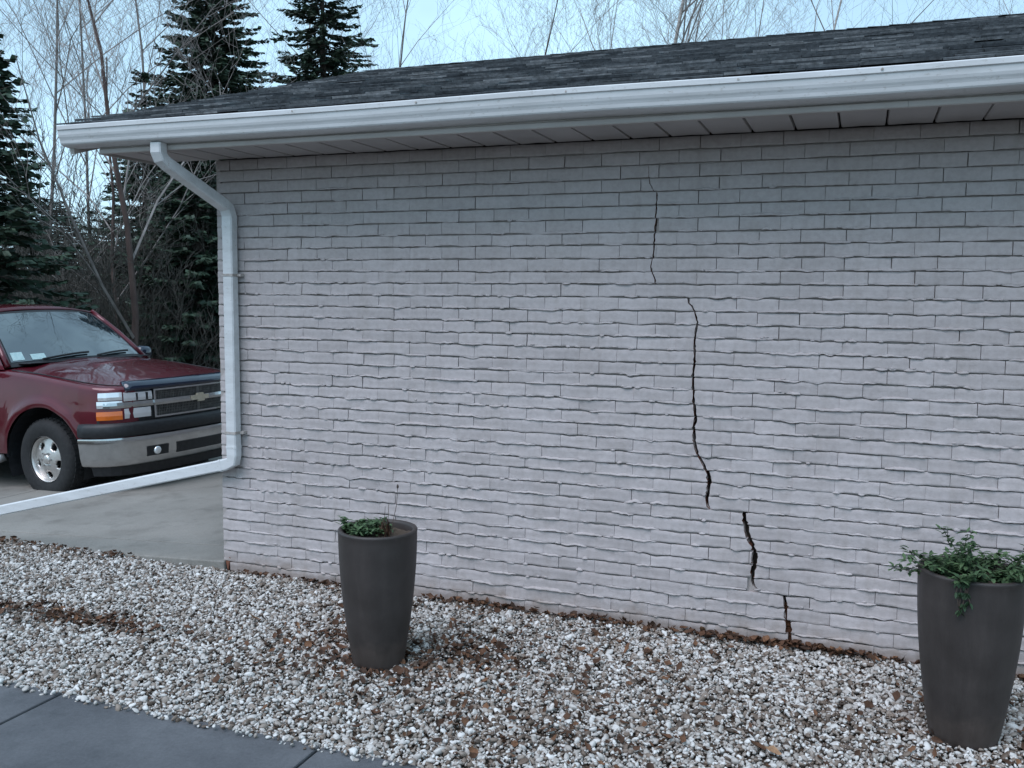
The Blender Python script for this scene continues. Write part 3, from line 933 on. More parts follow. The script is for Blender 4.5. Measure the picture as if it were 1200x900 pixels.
# right planter: bushy, sprawling over the rim
st = []
for k in range(30):
    a = rnd.uniform(0, 6.28); r_ = rnd.uniform(.02, .14)
    st.append((r_*math.cos(a), r_*math.sin(a), math.cos(a)*.7, math.sin(a)*.7, rnd.uniform(.5, 1.1), rnd.uniform(.09, .16), rnd.uniform(.2, .9)))
st += [(-.09, -.05, -.75, -.1, .75, .17, .5), (-.11, -.03, -.9, .05, .55, .18, .6), (-.10, .0, -.7, .1, .8, .16, .4), (-.04, 0, -.25, -.1, 1, .20, .25), (-.03, .02, -.15, 0, 1, .22, .15), (-.02, -.04, -.3, -.1, 1, .17, .3),
       (.09, 0, .35, 0, 1, .19, .15), (.11, .02, .5, 0, 1, .17, .35), (.13, .03, .6, .1, .9, .14, .6)]
leafy_plant('bushy_plant', 'bushy green plant sprawling over the rim of the right planter', P2+Vector((0, 0, PH-.010)), st, .036, 21, 6)
# dead hanging stems at the front of the right pot
V, F, T = [], [], []; root = empty('withered_sprig', P2+Vector((-.07, -.173, PH+.035))); tag(root, 'withered dark sprig hanging over the front of the right planter', 'sprig')
sm = MB()
for k in range(6):
    bx = rnd.uniform(-.045, .045)
    pts = [Vector((bx, .03, .01)), Vector((bx, -.005, .018)), Vector((bx+rnd.uniform(-.01, .01), -.030, 0)), Vector((bx+rnd.uniform(-.015, .015), -.032, -.04)), Vector((bx+rnd.uniform(-.02, .02), -.028, -rnd.uniform(.07, .12)))]
    sm.tube(pts, .0022, 5)
    for p in pts[2:]:
        for q in range(3):
            t_ = rnd.uniform(0, 6.28)
            blade(V, F, T, p, (math.cos(t_), -abs(math.sin(t_))*.5, -.8), rnd.uniform(.018, .034), rnd.uniform(.010, .016), clamp(rnd.gauss(.10, .12)), .5, .4)
sm.build('stem', M['deadstem'], root); o = mesh_obj('foliage', V, F, M['green'], root, True); add_tone(o, T)
# left planter: low green clump at the left, dead spikes and one tall thin stalk
st = []
for k in range(26):
    a = rnd.uniform(0, 6.28); r_ = rnd.uniform(.0, .085)
    st.append((-.065+r_*math.cos(a)*.9, r_*math.sin(a), math.cos(a)*.8-.2, math.sin(a)*.7, rnd.uniform(.3, .7), rnd.uniform(.04, .075), rnd.uniform(.5, 1.0)))
st += [(-.13, -.04, -.7, 0, .9, .06, .3), (-.15, .0, -.8, 0, .7, .06, .5)]
leafy_plant('low_green_plant', 'low dark green leafy clump in the left half of the left planter', P1+Vector((0, 0, PH-.018)), st, .030, 31, 5)
root = empty('dead_spiky_plant', P1+Vector((.055, -.01, PH-.030))); tag(root, 'dead dark spiky stems with one tall thin stalk in the left planter', 'plant')
V, F, T = [], [], []
for k in range(16):
    t_ = rnd.uniform(0, 6.28)
    blade(V, F, T, (rnd.uniform(-.03, .03), rnd.uniform(-.03, .03), 0), (math.cos(t_)*.35, math.sin(t_)*.35, 1), rnd.uniform(.05, .10), .010, rnd.uniform(0, .3), .15, .3, 4)
o = mesh_obj('dead_leaves', V, F, M['leaf'], root, True); add_tone(o, T)
sm = MB()
sm.tube([(.02, 0, 0), (.028, .005, .07), (.045, .01, .15), (.056, .0, .235)], [.0022, .0016, .0014, .0012], 5)
sm.tube([(.005, 0, 0), (.002, .005, .06), (.004, .01, .155)], [.0024, .0016, .0012], 5)
sm.tube([(-.035, .04, 0), (-.036, .04, .06), (-.034, .045, .13)], [.0022, .0014, .0012], 5)
sm.build('stalk', M['deadstem'], root)
mb = MB(); mb.lathe([(0, .230), (.004, .233), (.0055, .240), (.004, .248), (0, .252)], 8, 'z', .056, 0, 0); mb.build('seed_head', M['deadstem'], root, True)

# ================================================================== DRY LEAVES
def leaf_geo(V, F, T, loc, size, rnd, tone, curl=None):
    rot = Euler((rnd.gauss(0, .45), rnd.gauss(0, .45), rnd.uniform(0, 6.28))).to_matrix()
    curl = rnd.uniform(.15, .9) if curl is None else curl
    b = len(V); n = 4
    asp = rnd.uniform(.4, .75)
    for i in range(n+1):
        u = i/n; w = asp*.5*math.sin(math.pi*(u*.94+.03))**1.1*(1+.4*rnd.uniform(-1, 1))
        for s_ in (-1, 0, 1):
            p = Vector(((u-.5), s_*w, abs(s_)*curl*w*.9*rnd.uniform(.5, 1.4) + curl*.5*(u-.5)**2*2))
            p = rot @ (p*size); V.append((loc[0]+p.x, loc[1]+p.y, loc[2]+p.z))
    for i in range(n):
        for k in range(2):
            F.append((b+i*3+k, b+i*3+k+1, b+i*3+k+4, b+i*3+k+3)); T.append(tone)
V, F, T = [], [], []
rnd = random.Random(77)
def scatter(n, fx, fy, s0, s1, z=.018):
    for _ in range(n):
        x, y = fx(), fy()
        if y > -.02 and x > -.02: y = -.02
        leaf_geo(V, F, T, (x, y, z+rnd.uniform(-.004, .012)), rnd.uniform(s0, s1), rnd, clamp(rnd.betavariate(1.5, 3.2)))
U = rnd.uniform; G = rnd.gauss
scatter(420, lambda: U(.1, 5.6), lambda: -.02-abs(G(0, .022)), .022, .055, .016)
scatter(150, lambda: U(1.7, 3.9), lambda: -.02-abs(G(0, .03)), .025, .06, .024)
scatter(120, lambda: G(3.44, .16), lambda: -.02-abs(G(0, .03)), .025, .06, .022)
scatter(150, lambda: G(-.15, .30), lambda: G(-1.05, .05), .02, .045)
scatter(260, lambda: U(-3.4, -.7), lambda: -abs(G(.03, .045)), .02, .05)
scatter(130, lambda: G(2.02, .14), lambda: G(-.72, .12), .025, .06)
scatter(60, lambda: G(1.66, .22), lambda: G(-.92, .2), .02, .05)
scatter(110, lambda: G(2.35, .4), lambda: G(-1.35, .2), .02, .05)
scatter(50, lambda: G(1.30, .12), lambda: G(-.45, .2), .025, .055)
scatter(60, lambda: G(4.2, .2), lambda: G(-.75, .2), .02, .05)
scatter(230, lambda: U(-3, 5.5), lambda: U(-1.75, -.05), .016, .042)
scatter(90, lambda: U(1.6, 4.2), lambda: U(-1.6, -.5), .02, .05)
scatter(140, lambda: G(1.30, .16), lambda: G(-.85, .28), .025, .06)
scatter(110, lambda: U(1.75, 3.2), lambda: -abs(G(.35, .35))-.05, .022, .055)
scatter(90, lambda: G(2.5, .5), lambda: G(-1.35, .22), .022, .055)
scatter(170, lambda: G(-.25, .40), lambda: G(-1.05, .07), .02, .05)
scatter(120, lambda: G(1.66, .14), lambda: G(-1.0, .12), .025, .055)
o = mesh_obj('leaf_litter', V, F, M['leaf'], None, True); add_tone(o, T)
tag(o, 'brown leaf litter strewn over the gravel and along the wall foot', 'leaf litter', kind='stuff')
def ground_at(px_, py_, z=0.02):
    d = pixel_ray(px_, py_); k = (z-CAM.z)/d.z; return CAM + d*k
for (px_, py_, sz, tn, lab) in (
    (298, 727, .085, .95, 'pale tan curled leaf on the gravel left of the left planter'),
    (886, 878, .10, .45, 'big brown curled leaf near the bottom edge, left of the right planter'),
    (384, 713, .08, .40, 'dark brown leaf on the gravel just left of the left planter'),
    (373, 790, .07, .85, 'light tan leaf on the gravel below left of the left planter'),
    (310, 833, .05, .6, 'small rust brown leaf near the dark path edge'),
    (543, 748, .07, .55, 'brown leaf lying right of the left planter'),
    (700, 778, .06, .2, 'dark brown leaf on open gravel below the middle of the wall'),
    (905, 885, .07, 1., 'pale broken leaf at the bottom edge beside the big brown leaf')):
    V, F, T = [], [], []
    g = ground_at(px_, py_)
    leaf_geo(V, F, T, (0, 0, .012), sz, random.Random(px_), tn, .5)
    o = mesh_obj('dry_leaf', V, F, M['leaf'], None, True); o.location = g; add_tone(o, T)
    tag(o, lab, 'leaf', 'dry leaves on the gravel')

# ================================================================== SUV
def glossy(name, col, rough=.25, metallic=0., coat=0., spec=.5, ior=1.5):
    mt, t, p = mat_base(name, rough, col, metallic, spec)
    p.inputs['Coat Weight'].default_value = coat; p.inputs['Coat Roughness'].default_value = .05; p.inputs['IOR'].default_value = ior
    return mt
M['red'] = two_tone('maroon_car_paint', (.078, .004, .010), (.10, .005, .014), 3, .42)
pp = M['red'].node_tree.nodes['Principled BSDF']; pp.inputs['Coat Weight'].default_value = .9; pp.inputs['Coat Roughness'].default_value = .07; pp.inputs['Metallic'].default_value = .3; pp.inputs['Specular IOR Level'].default_value = .2; pp.inputs['Coat Roughness'].default_value = .04
M['chrome'] = two_tone('dull_chrome', (.46, .465, .47), (.56, .565, .57), 6, .15, metallic=1.)
M['silver'] = two_tone('silver_trim', (.40, .40, .39), (.50, .50, .49), 20, .38, metallic=.7)
M['alloy'] = two_tone('brushed_alloy', (.50, .47, .45), (.62, .60, .57), 25, .36, metallic=.75)
M['black'] = two_tone('black_plastic', (.012, .013, .015), (.02, .021, .024), 30, .5)
M['navy'] = glossy('smoked_deflector', (.008, .014, .032), .12, 0, .5)
M['rubber'] = two_tone('tyre_rubber', (.012, .012, .013), (.022, .022, .022), 30, .8)
M['glass'] = glossy('tinted_glass', (.012, .020, .026), .03, 0, 0, .8, 2.1)
M['lens'] = glossy('headlamp_lens', (.78, .80, .82), .08, .55, .8)
M['amber'] = glossy('amber_lens', (.62, .13, .008), .18, 0, .8)
M['gunmetal'] = two_tone('gunmetal_mesh', (.10, .10, .10), (.16, .16, .155), 20, .4, metallic=.6)
M['gold'] = two_tone('pale_gold_emblem', (.58, .52, .40), (.68, .62, .50), 20, .3, metallic=.6)
M['redlens'] = glossy('tail_lens', (.25, .01, .01), .15, 0, .6)
CARP = (-3.36, 2.752, 0); CH_ = R(-3.2)
cz = drive_z(CARP[0], CARP[1]-.8)
suv = empty('parked_suv', (CARP[0], CARP[1], cz), (0, -.050, CH_))
tag(suv, 'maroon full-size SUV parked on the concrete drive behind the white pipe', 'car')
FA, RA, WR = 0.0, -2.95, .392
AR = .505
def smooth(a, b, x): u = clamp((x-a)/(b-a)); return u*u*(3-2*u)
plan_pts = [(1.0, 0), (.992, .25), (.972, .48), (.935, .68), (.875, .83), (.78, .925), (.66, .965), (.50, .985)]
_pl = np.array(plan_pts); _s = np.concatenate([[0], np.cumsum(np.hypot(*np.diff(_pl, axis=0).T))]); _s /= _s[-1]
_dense = None
def plan(s):
    """s in -1..1 around the nose; returns point and outward normal"""
    a = abs(s)
    def pp_(q): return np.array([np.interp(q, _s, _pl[:, 0]), np.interp(q, _s, _pl[:, 1])])
    p = (pp_(max(0, a-.03))+2*pp_(a)+pp_(min(1, a+.03)))/4
    d = pp_(min(1, a+.05)) - pp_(max(0, a-.05)); d /= np.linalg.norm(d)
    nrm = np.array([d[1], -d[0]])
    sg = 1 if s >= 0 else -1
    return (p[0], p[1]*sg), (nrm[0], nrm[1]*sg)
def s_of_y(y):
    ys = [plan(q/100)[0][1] for q in range(101)]
    return float(np.interp(abs(y), ys, np.arange(101)/100))*(1 if y >= 0 else -1)
def nose_slab(mb, s0, s1, prof, n=14):
    """prof: closed list of (out, z) swept around the nose plan"""
    V = []; k = len(prof)
    for i in range(n+1):
        s = s0+(s1-s0)*i/n; (px_, py_), (nx_, ny_) = plan(s)
        for (o_, z) in prof: V.append((px_+nx_*o_, py_+ny_*o_, z))
    F = [(i*k+j, i*k+(j+1) % k, (i+1)*k+(j+1) % k, (i+1)*k+j) for i in range(n) for j in range(k)]
    F += [tuple(range(k))[::-1], tuple(n*k+j for j in range(k))]
    mb.add(V, F)
def zlow(x):
    z = .44 if x < FA else .60
    for ax in (FA, RA):
        d = abs(x-ax)
        if d < AR: z = max(z, .40+math.sqrt(max(0, AR**2-d*d))*.98)
    if x < RA-.1: z = max(z, .50)
    return z
def zsh(x):
    if x > -.5: return 1.245 - .185*smooth(-.7, 1.15, x)
    return 1.245
def zc(x):
    if x > -.45: return 1.315 - .195*((x+.45)/1.4)**1.5
    return 1.29
def half(x):
    w = .985
    if x > .5: w = np.interp(x, [.5, .66, .78, .86, .93], [.985, .967, .93, .87, .76])
    if x < -3.3: w = .985-.05*smooth(-3.3, -3.95, x)
    return float(w)
st = sorted(set([round(v, 4) for v in list(np.linspace(-3.95, -3.45, 5)) + list(np.linspace(RA-AR, RA+AR, 23)) + list(np.linspace(-2.4, -.55, 10)) + list(np.linspace(-AR, AR, 31)) + list(np.linspace(.5, .93, 12))]))
V = []; rows = []
for x in st:
    zl, zs, zcen, W = zlow(x), zsh(x), zc(x), half(x)
    sec = []
    for k in range(11):
        u = k/10; z = zl + (zs-.05-zl)*u
        y = W - .035*((z-.78)/.38)**2
        for ax in (FA, RA):
            rr = math.hypot(x-ax, z-.40)
            y += .026*math.exp(-((rr-AR-.025)/.045)**2) if rr > AR-.02 else .02
        if .80 < z < .87: y += .006
        sec.append((y, z))
    yb = sec[-1][0]
    for k in range(1, 5):
        a = math.pi/2*k/4; sec.append((yb-.07*(1-math.cos(a))-.0, zs-.05+.05*math.sin(a)))
    ye = sec[-1][0]
    for k in range(1, 9):
        u = k/8
        y = ye*(1-u); z = zs + (zcen-zs)*math.sin(u*math.pi/2)**.8
        if x > -.45 and .25 < u < .5: z += .008
        sec.append((y, z))
    rows.append(sec)
ns = len(rows[0])
for sg in (1, -1):
    for x, sec in zip(st, rows):
        for (y, z) in sec: V.append((x, sg*y, z))
F = []
N1 = len(st)*ns
for i in range(len(st)-1):
    for k in range(ns-1):
        a = i*ns+k; F.append((a, a+1, a+ns+1, a+ns))
        a += N1; F.append((a, a+ns, a+ns+1, a+1))
# front and rear closing faces
for i in (0, len(st)-1):
    F.append(tuple(i*ns+k for k in range(ns)) + tuple(N1+i*ns+k for k in range(ns-2, -1, -1)))
body = mesh_obj('body', V, F, M['red'], suv, True)
bm = bmesh.new(); bm.from_mesh(body.data); bmesh.ops.remove_doubles(bm, verts=bm.verts, dist=.0005); bmesh.ops.recalc_face_normals(bm, faces=bm.faces); bm.to_mesh(body.data); bm.free()
body.data.polygons.foreach_set('use_smooth', [True]*len(body.data.polygons))
md = body.modifiers.new('es', 'EDGE_SPLIT'); md.split_angle = R(50)
# hood seams and door seams as thin recessed dark lines
mb = MB()
for sg in (1, -1):
    mb.tube([(x, sg*(half(x)-.095), zsh(x)+.006) for x in np.linspace(-.46, .86, 12)], .0045, 5)
    mb.tube([(-.66, sg*(half(-.66)-.035*((z-.78)/.38)**2+.0), z) for z in np.linspace(.50, 1.19, 8)], .005, 5)
    mb.tube([(-1.75, sg*(half(-1.75)-.035*((z-.78)/.38)**2), z) for z in np.linspace(.45, 1.19, 8)], .005, 5)
mb.build('seam', M['black'], body)
# doors' handles
for sg in (1, -1):
    for x in (-1.62, -2.45):
        mb = MB(); mb.box(x-.09, x+.09, sg*.975-.018, sg*.975+.018, 1.0, 1.035); mb.build('door_handle', M['black'], body, bevel=.008)
# underbody and wheel wells
mb = MB(); mb.box(-3.85, .78, -.60, .60, .36, .95); mb.box(-2.44, -.50, -.93, .93, .40, .62)
mb.build('underbody', M['black'], suv)
for ax in (FA, RA):
    for sg in (1, -1):
        mb = MB(); n = 18; V = []
        for k in range(n+1):
            a = math.pi*(-.12+1.24*k/n)
            for y in (.58, .965): V.append((ax+math.cos(a)*(AR+.004), sg*y, .40+math.sin(a)*(AR+.004)*.98))
        mb.add(V, [(2*k, 2*k+1, 2*k+3, 2*k+2) for k in range(n)]); mb.build('wheel_well', M['black'], suv)
# greenhouse
def ys_(z): return .925 - (z-1.15)*.40
gh = MB()
for sg in (1, -1):
    o_ = [(-.52, 1.15), (-.80, 1.42), (-1.10, 1.70), (-1.25, 1.735), (-3.70, 1.735), (-3.86, 1.15)]
    gh.add([(x, sg*ys_(z), z) for (x, z) in o_], [tuple(range(6))])
gh.add([(-3.86, -ys_(1.15), 1.15), (-3.86, ys_(1.15), 1.15), (-3.70, ys_(1.735), 1.735), (-3.70, -ys_(1.735), 1.735)], [(0, 1, 2, 3)])
cabin = gh.build('cabin_side', M['red'], suv)
RXs = np.linspace(-1.08, -3.72, 14); V = []; nu = 13
for x in RXs:
    fz = smooth(-1.02, -1.5, x)
    for k in range(nu):
        u = -1+2*k/(nu-1)
        z = 1.700 + .035*fz + (.052+.028*fz)*(1-abs(u)**3.2) - .02*smooth(-3.3, -3.75, x)
        V.append((x - .02*(1-u*u)*-3*(1-fz)*.5, u*(.705-.012*(1-fz)), z))
F = [(i*nu+k, i*nu+k+1, (i+1)*nu+k+1, (i+1)*nu+k) for i in range(13) for k in range(nu-1)]
o = mesh_obj('roof_panel', V, F, M['red'], suv, True); md = o.modifiers.new('t', 'SOLIDIFY'); md.thickness = .025
# windshield
def ws(u, v):
    xb, xt = -.40-.14*u*u, -1.02-.09*u*u
    yb, yt = .865*u, .675*u
    zb, zt = 1.185-.02*u*u, 1.735-.030*u*u
    bul = .02*math.sin(math.pi*v)
    return (xb+(xt-xb)*v+bul*.5, yb+(yt-yb)*v, zb+(zt-zb)*v+bul)
def ws_patch(u0, u1, v0, v1, off, n=12, m_=8):
    V = [tuple(np.array(ws(u0+(u1-u0)*i/n, v0+(v1-v0)*j/m_))+np.array((off*.65, 0, off*.75))) for j in range(m_+1) for i in range(n+1)]
    return V, [(j*(n+1)+i, j*(n+1)+i+1, (j+1)*(n+1)+i+1, (j+1)*(n+1)+i) for j in range(m_) for i in range(n)]
V, F = ws_patch(-1, 1, 0, 1, 0); o = mesh_obj('windshield_frame', V, F, M['black'], suv, True)
V, F = ws_patch(-.955, .955, .07, .95, .004); wsh = mesh_obj('windshield', V, F, M['glass'], suv, True)
V, F = ws_patch(-.93, -.80, .09, .22, .007, 4, 3); mesh_obj('sticker', V, F, two_tone('pale_sticker', (.30, .45, .46), (.42, .55, .55), 40, .5), wsh)
V, F = ws_patch(-.72, -.55, .08, .17, .007, 4, 3); mesh_obj('sticker', V, F, bpy.data.materials['pale_sticker'], wsh)
for sg in (1, -1):
    mb = MB(); mb.tube([Vector(ws(sg*.99, v))+Vector((-.005, sg*.012, .004)) for v in (0, .25, .5, .75, 1.0)], [.03, .03, .03, .03, .034], 8)
    mb.build('pillar', M['red'], suv, True)
for (u0, u1) in ((-.62, .02), (.12, .72)):
    mb = MB(); mb.tube([Vector(ws(u0+(u1-u0)*k/6, .055+.06*math.sin(k/6*1.5)))+Vector((.016, 0, .018)) for k in range(7)], .011, 6); mb.build('wiper', M['black'], suv)
mb = MB(); mb.box(-.56, -.36, -.76, .76, 1.19, 1.202); mb.build('cowl', M['black'], suv, bevel=.005)
for sg in (1, -1):
    for poly in ([(-.93, 1.21), (-1.20, 1.62), (-1.72, 1.68), (-1.72, 1.21)], [(-1.86, 1.21), (-1.86, 1.68), (-2.55, 1.68), (-2.62, 1.21)], [(-2.72, 1.21), (-2.68, 1.68), (-3.55, 1.68), (-3.66, 1.21)]):
        mesh_obj('side_window', [(x, sg*(ys_(z)+.004), z) for (x, z) in poly], [(0, 1, 2, 3)], M['glass'], suv)
    # mirror
    mb = MB()
    V = []; n = 10
    for i, (dx, k) in enumerate(((-.055, .55), (-.045, .92), (0, 1.), (.05, .85), (.075, .45))):
        for j in range(n):
            a = 2*math.pi*j/n; ca_, sa_ = math.cos(a), math.sin(a)
            V.append((-.78+dx, sg*1.085+k*.10*(abs(ca_)**.6)*math.copysign(1, ca_), 1.235+k*.085*(abs(sa_)**.6)*math.copysign(1, sa_)))
    F = [(i*n+j, i*n+(j+1) % n, (i+1)*n+(j+1) % n, (i+1)*n+j) for i in range(4) for j in range(n)] + [tuple(range(n)), tuple(4*n+j for j in range(n))]
    mb.add(V, F); mb.tube([(-.76, sg*.90, 1.17), (-.76, sg*1.02, 1.19)], .03, 8)
    mb.build('mirror', M['navy'] if sg > 0 else M['red'], suv, True)
# running boards
for sg in (1, -1):
    mb = MB(); mb.tube([(-.60, sg*.93, .40), (-.66, sg*1.0, .37), (-2.3, sg*1.0, .37), (-2.36, sg*.93, .40)], .042, 10); mb.build('running_board', M['silver'], suv, True)
for o in suv.children:
    if o.name.split('.')[0] in ('cabin_side', 'roof_panel', 'windshield_frame', 'windshield', 'pillar', 'wiper', 'cowl', 'side_window'): o.location.z += .10
    if o.name.startswith('mirror'): o.location.z += .08
# front end
S = s_of_y
mb = MB(); nose_slab(mb, S(-.955), S(.955), [(-.10, .66), (.004, .66), (.004, .88), (-.015, 1.035), (-.10, 1.035)], 26); mb.build('front_panel', M['black'], suv)
mb = MB(); nose_slab(mb, S(-.80), S(.80), [(-.12, 1.045), (.005, 1.022), (.030, 1.035), (.028, 1.060), (-.015, 1.105), (-.07, 1.118), (-.12, 1.11)], 24); mb.build('hood_deflector', M['navy'], suv, True)
grille = MB(); nose_slab(grille, S(-.545), S(.545), [(.0, .875), (.036, .877), (.040, .900), (.036, .928), (.0, .93)], 20)
nose_slab(grille, S(-.93), S(-.545), [(.0, .875), (.022, .877), (.026, .900), (.022, .928), (.0, .93)], 8); nose_slab(grille, S(.545), S(.93), [(.0, .875), (.022, .877), (.026, .900), (.022, .928), (.0, .93)], 8)
for (za, zb) in ((1.012, 1.028), (.760, .776)): nose_slab(grille, S(-.545), S(.545), [(.0, za), (.028, za), (.028, zb), (.0, zb)], 18)
for sg in (1, -1):
    for (za, zb) in ((.93, 1.012), (.776, .875)): nose_slab(grille, S(sg*.545), S(sg*.525), [(.0, za), (.027, za), (.027, zb), (.0, zb)], 2)
gr = grille.build('grille', M['chrome'], suv)
mb = MB()
for k in range(-26, 27):
    y = k*.0195
    for (za, zb) in ((.93, 1.012), (.776, .875)): nose_slab(mb, S(y-.0045) if abs(y) > .001 else -.004, S(y+.0045) if abs(y) > .001 else .004, [(.004, za), (.015, za), (.015, zb), (.004, zb)], 1)
for z in (.952, .972, .992, .80, .825, .85): nose_slab(mb, S(-.525), S(.525), [(.004, z-.003), (.013, z-.003), (.013, z+.003), (.004, z+.003)], 16)
o = mb.build('grille_mesh', M['gunmetal'], gr); o['kind'] = 'stuff'
# bow-tie emblem
bt = [(-.115, -.022), (-.042, -.022), (-.042, -.042), (.050, -.042), (.055, -.022), (.110, -.022), (.118, .022), (.042, .022), (.042, .042), (-.050, .042), (-.055, .022), (-.122, .022)]
mb = MB(); n = len(bt)
mb.add([(1.036, y, .902+z) for (y, z) in bt] + [(1.052, y*.96, .902+z*.93) for (y, z) in bt], [tuple(range(n)), tuple(range(n, 2*n))] + [(k, (k+1) % n, (k+1) % n+n, k+n) for k in range(n)])
mb.build('emblem', M['gold'], gr)
for sg in (1, -1):
    hl = None
    mb = MB(); nose_slab(mb, S(sg*.56), S(sg*.815), [(.0, .937), (.022, .937), (.026, .965), (.020, 1.012), (.0, 1.02)], 8); hl = mb.build('headlight', M['lens'], suv)
    mb = MB(); nose_slab(mb, S(sg*.605), S(sg*.625), [(.0, .94), (.028, .94), (.028, 1.005), (.0, 1.01)], 2); nose_slab(mb, S(sg*.70), S(sg*.715), [(.0, .94), (.028, .94), (.027, 1.005), (.0, 1.01)], 2); mb.build('reflector_edge', M['black'], hl)
    mb = MB(); nose_slab(mb, S(sg*.58), S(sg*.815), [(.0, .778), (.020, .778), (.024, .82), (.020, .868), (.0, .87)], 8); mb.build('parking_lamp', M['lens'], suv)
    mb = MB(); nose_slab(mb, S(sg*.825), S(sg*.945), [(.0, .952), (.018, .952), (.022, .98), (.014, 1.022), (.0, 1.024)], 8); nose_slab(mb, S(sg*.825), S(sg*.95), [(.0, .882), (.018, .882), (.022, .91), (.018, .944), (.0, .944)], 8); mb.build('side_lamp', M['lens'], suv)
    mb = MB(); nose_slab(mb, S(sg*.83), S(sg*.952), [(.0, .772), (.022, .772), (.026, .81), (.022, .850), (.0, .850)], 8); mb.build('turn_signal', M['amber'], suv)
mb = MB(); nose_slab(mb, -.99, .99, [(-.05, .610), (.05, .615), (.062, .635), (.060, .705), (.040, .740), (-.05, .745)], 30); mb.build('bumper_cap', M['black'], suv, True)
mb = MB(); nose_slab(mb, -.99, .99, [(-.04, .335), (.000, .335), (.028, .36), (.045, .43), (.055, .54), (.064, .585), (.060, .606), (-.04, .609)], 30)
bump_o = mb.build('bumper', M['chrome'], suv, True); md = bump_o.modifiers.new('es', 'EDGE_SPLIT'); md.split_angle = R(45)
mb = MB(); nose_slab(mb, S(-.34), S(.34), [(.03, .40), (.045, .40), (.060, .50), (.04, .50)], 12)
mb.build('bumper_opening', M['black'], bump_o)
for sg in (1, -1):
    mb = MB(); nose_slab(mb, S(sg*.44), S(sg*.66), [(.03, .405), (.046, .41), (.060, .50), (.04, .50)], 8); mb.build('fog_lamp_recess', M['black'], bump_o)
    (px_, py_), nn = plan(S(sg*.56)); mb = MB(); mb.lathe([(0, 0), (.025, .0), (.036, -.008), (.04, -.03)], 16, 'y'); o = mb.build('fog_lamp', M['lens'], bump_o, True)
    o.location = (px_+nn[0]*.072, py_+nn[1]*.072, .455); o.rotation_euler = (0, 0, math.atan2(nn[1], nn[0])-math.pi/2)
mb = MB(); nose_slab(mb, -.93, .93, [(-.06, .25), (-.035, .25), (-.01, .335), (-.06, .335)], 24); mb.build('air_dam', M['black'], suv)
mb = MB(); mb.box(-4.05, -3.93, -.95, .95, .45, .68); mb.build('rear_bumper', M['chrome'], suv, bevel=.03)
for sg in (1, -1):
    mb = MB(); mb.box(-3.965, -3.93, sg*.80-.09, sg*.80+.09, .85, 1.15); mb.build('tail_light', M['redlens'], suv, bevel=.01)
# wheels
def make_wheel(x, sg, turn=0.):
    w = empty('wheel', (x, sg*.845, WR)); w.parent = suv; w.rotation_euler = (0, 0, turn + (0 if sg < 0 else math.pi))
    # built with the outer face towards -y
    mb = MB(); pr = [(.215, -.108), (.235, -.122), (.300, -.130), (.345, -.126), (.372, -.105), (.384, -.075), (.388, -.03), (.388, .03), (.384, .075), (.372, .105), (.345, .126), (.25, .125), (.215, .11)]
    mb.lathe(pr, 44, 'y'); ty = mb.build('tyre', M['rubber'], w, True)
    tr = MB()
    for k in range(44):
        a = 2*math.pi*k/44
        for (y0, y1, dph) in ((-.09, -.05, 0), (-.04, -.003, .07), (.003, .04, 0), (.05, .09, .07)):
            ca_, sa_ = math.cos(a+dph), math.sin(a+dph); cb_, sb_ = math.cos(a+dph+.09), math.sin(a+dph+.09)
            r0 = .379; r1 = .394 if abs(y0+y1) < .09 else .389
            tr.add([(r0*ca_, y0, r0*sa_), (r0*cb_, y0, r0*sb_), (r0*cb_, y1, r0*sb_), (r0*ca_, y1, r0*sa_), (r1*ca_, y0, r1*sa_), (r1*cb_, y0, r1*sb_), (r1*cb_, y1, r1*sb_), (r1*ca_, y1, r1*sa_)], [(4,5,6,7),(0,1,5,4),(1,2,6,5),(2,3,7,6),(3,0,4,7)])
    o = tr.build('tread', M['rubber'], w)
    mb = MB(); mb.lathe([(.222, -.120), (.226, -.112), (.216, -.105), (.203, -.095), (.198, -.04), (.198, .11)], 44, 'y'); mb.build('rim', M['alloy'], w, True)
    # face with five oval openings
    V, F = [], []; nr, na = 12, 100
    def fy(r): return -.082 - .022*math.cos(r/.20*math.pi*.9)*.6 + .015*(r/.2)**2
    for i in range(nr+1):
        r = .045+(.203-.045)*i/nr
        for k in range(na):
            a = 2*math.pi*k/na
            V.append((r*math.cos(a), fy(r), r*math.sin(a)))
    for i in range(nr):
        for k in range(na):
            rc = .045+(.203-.045)*(i+.5)/nr; a = 2*math.pi*(k+.5)/na
            da = ((a-.3) % (2*math.pi/5)) - math.pi/5
            if ((rc-.148)/.036)**2 + (da*rc/.042)**2 < 1: continue
            F.append((i*na+k, i*na+(k+1) % na, (i+1)*na+(k+1) % na, (i+1)*na+k))
    o = mesh_obj('wheel_face', V, F, M['alloy'], w, True); md = o.modifiers.new('t', 'SOLIDIFY'); md.thickness = .028; md.offset = 0
    mb = MB(); mb.lathe([(0, -.118), (.03, -.117), (.043, -.112), (.047, -.09), (.047, -.05)], 24, 'y'); mb.build('hub_cap', M['alloy'], w, True)
    mb = MB()
    for k in range(6):
        a = 2*math.pi*k/6; mb.lathe([(0, -.118), (.009, -.118), (.011, -.09)], 6, 'y', .066*math.cos(a), 0, .066*math.sin(a))
    mb.build('lug_nuts', M['chrome'], w)
    mb = MB(); mb.lathe([(.0, -.02), (.165, -.02), (.165, .0), (0, .0)], 32, 'y'); mb.build('brake_disc', M['black'], w)
for (x, sg) in ((FA, -1), (FA, 1), (RA, -1), (RA, 1)): make_wheel(x, sg, R(-3) if x == FA else 0)

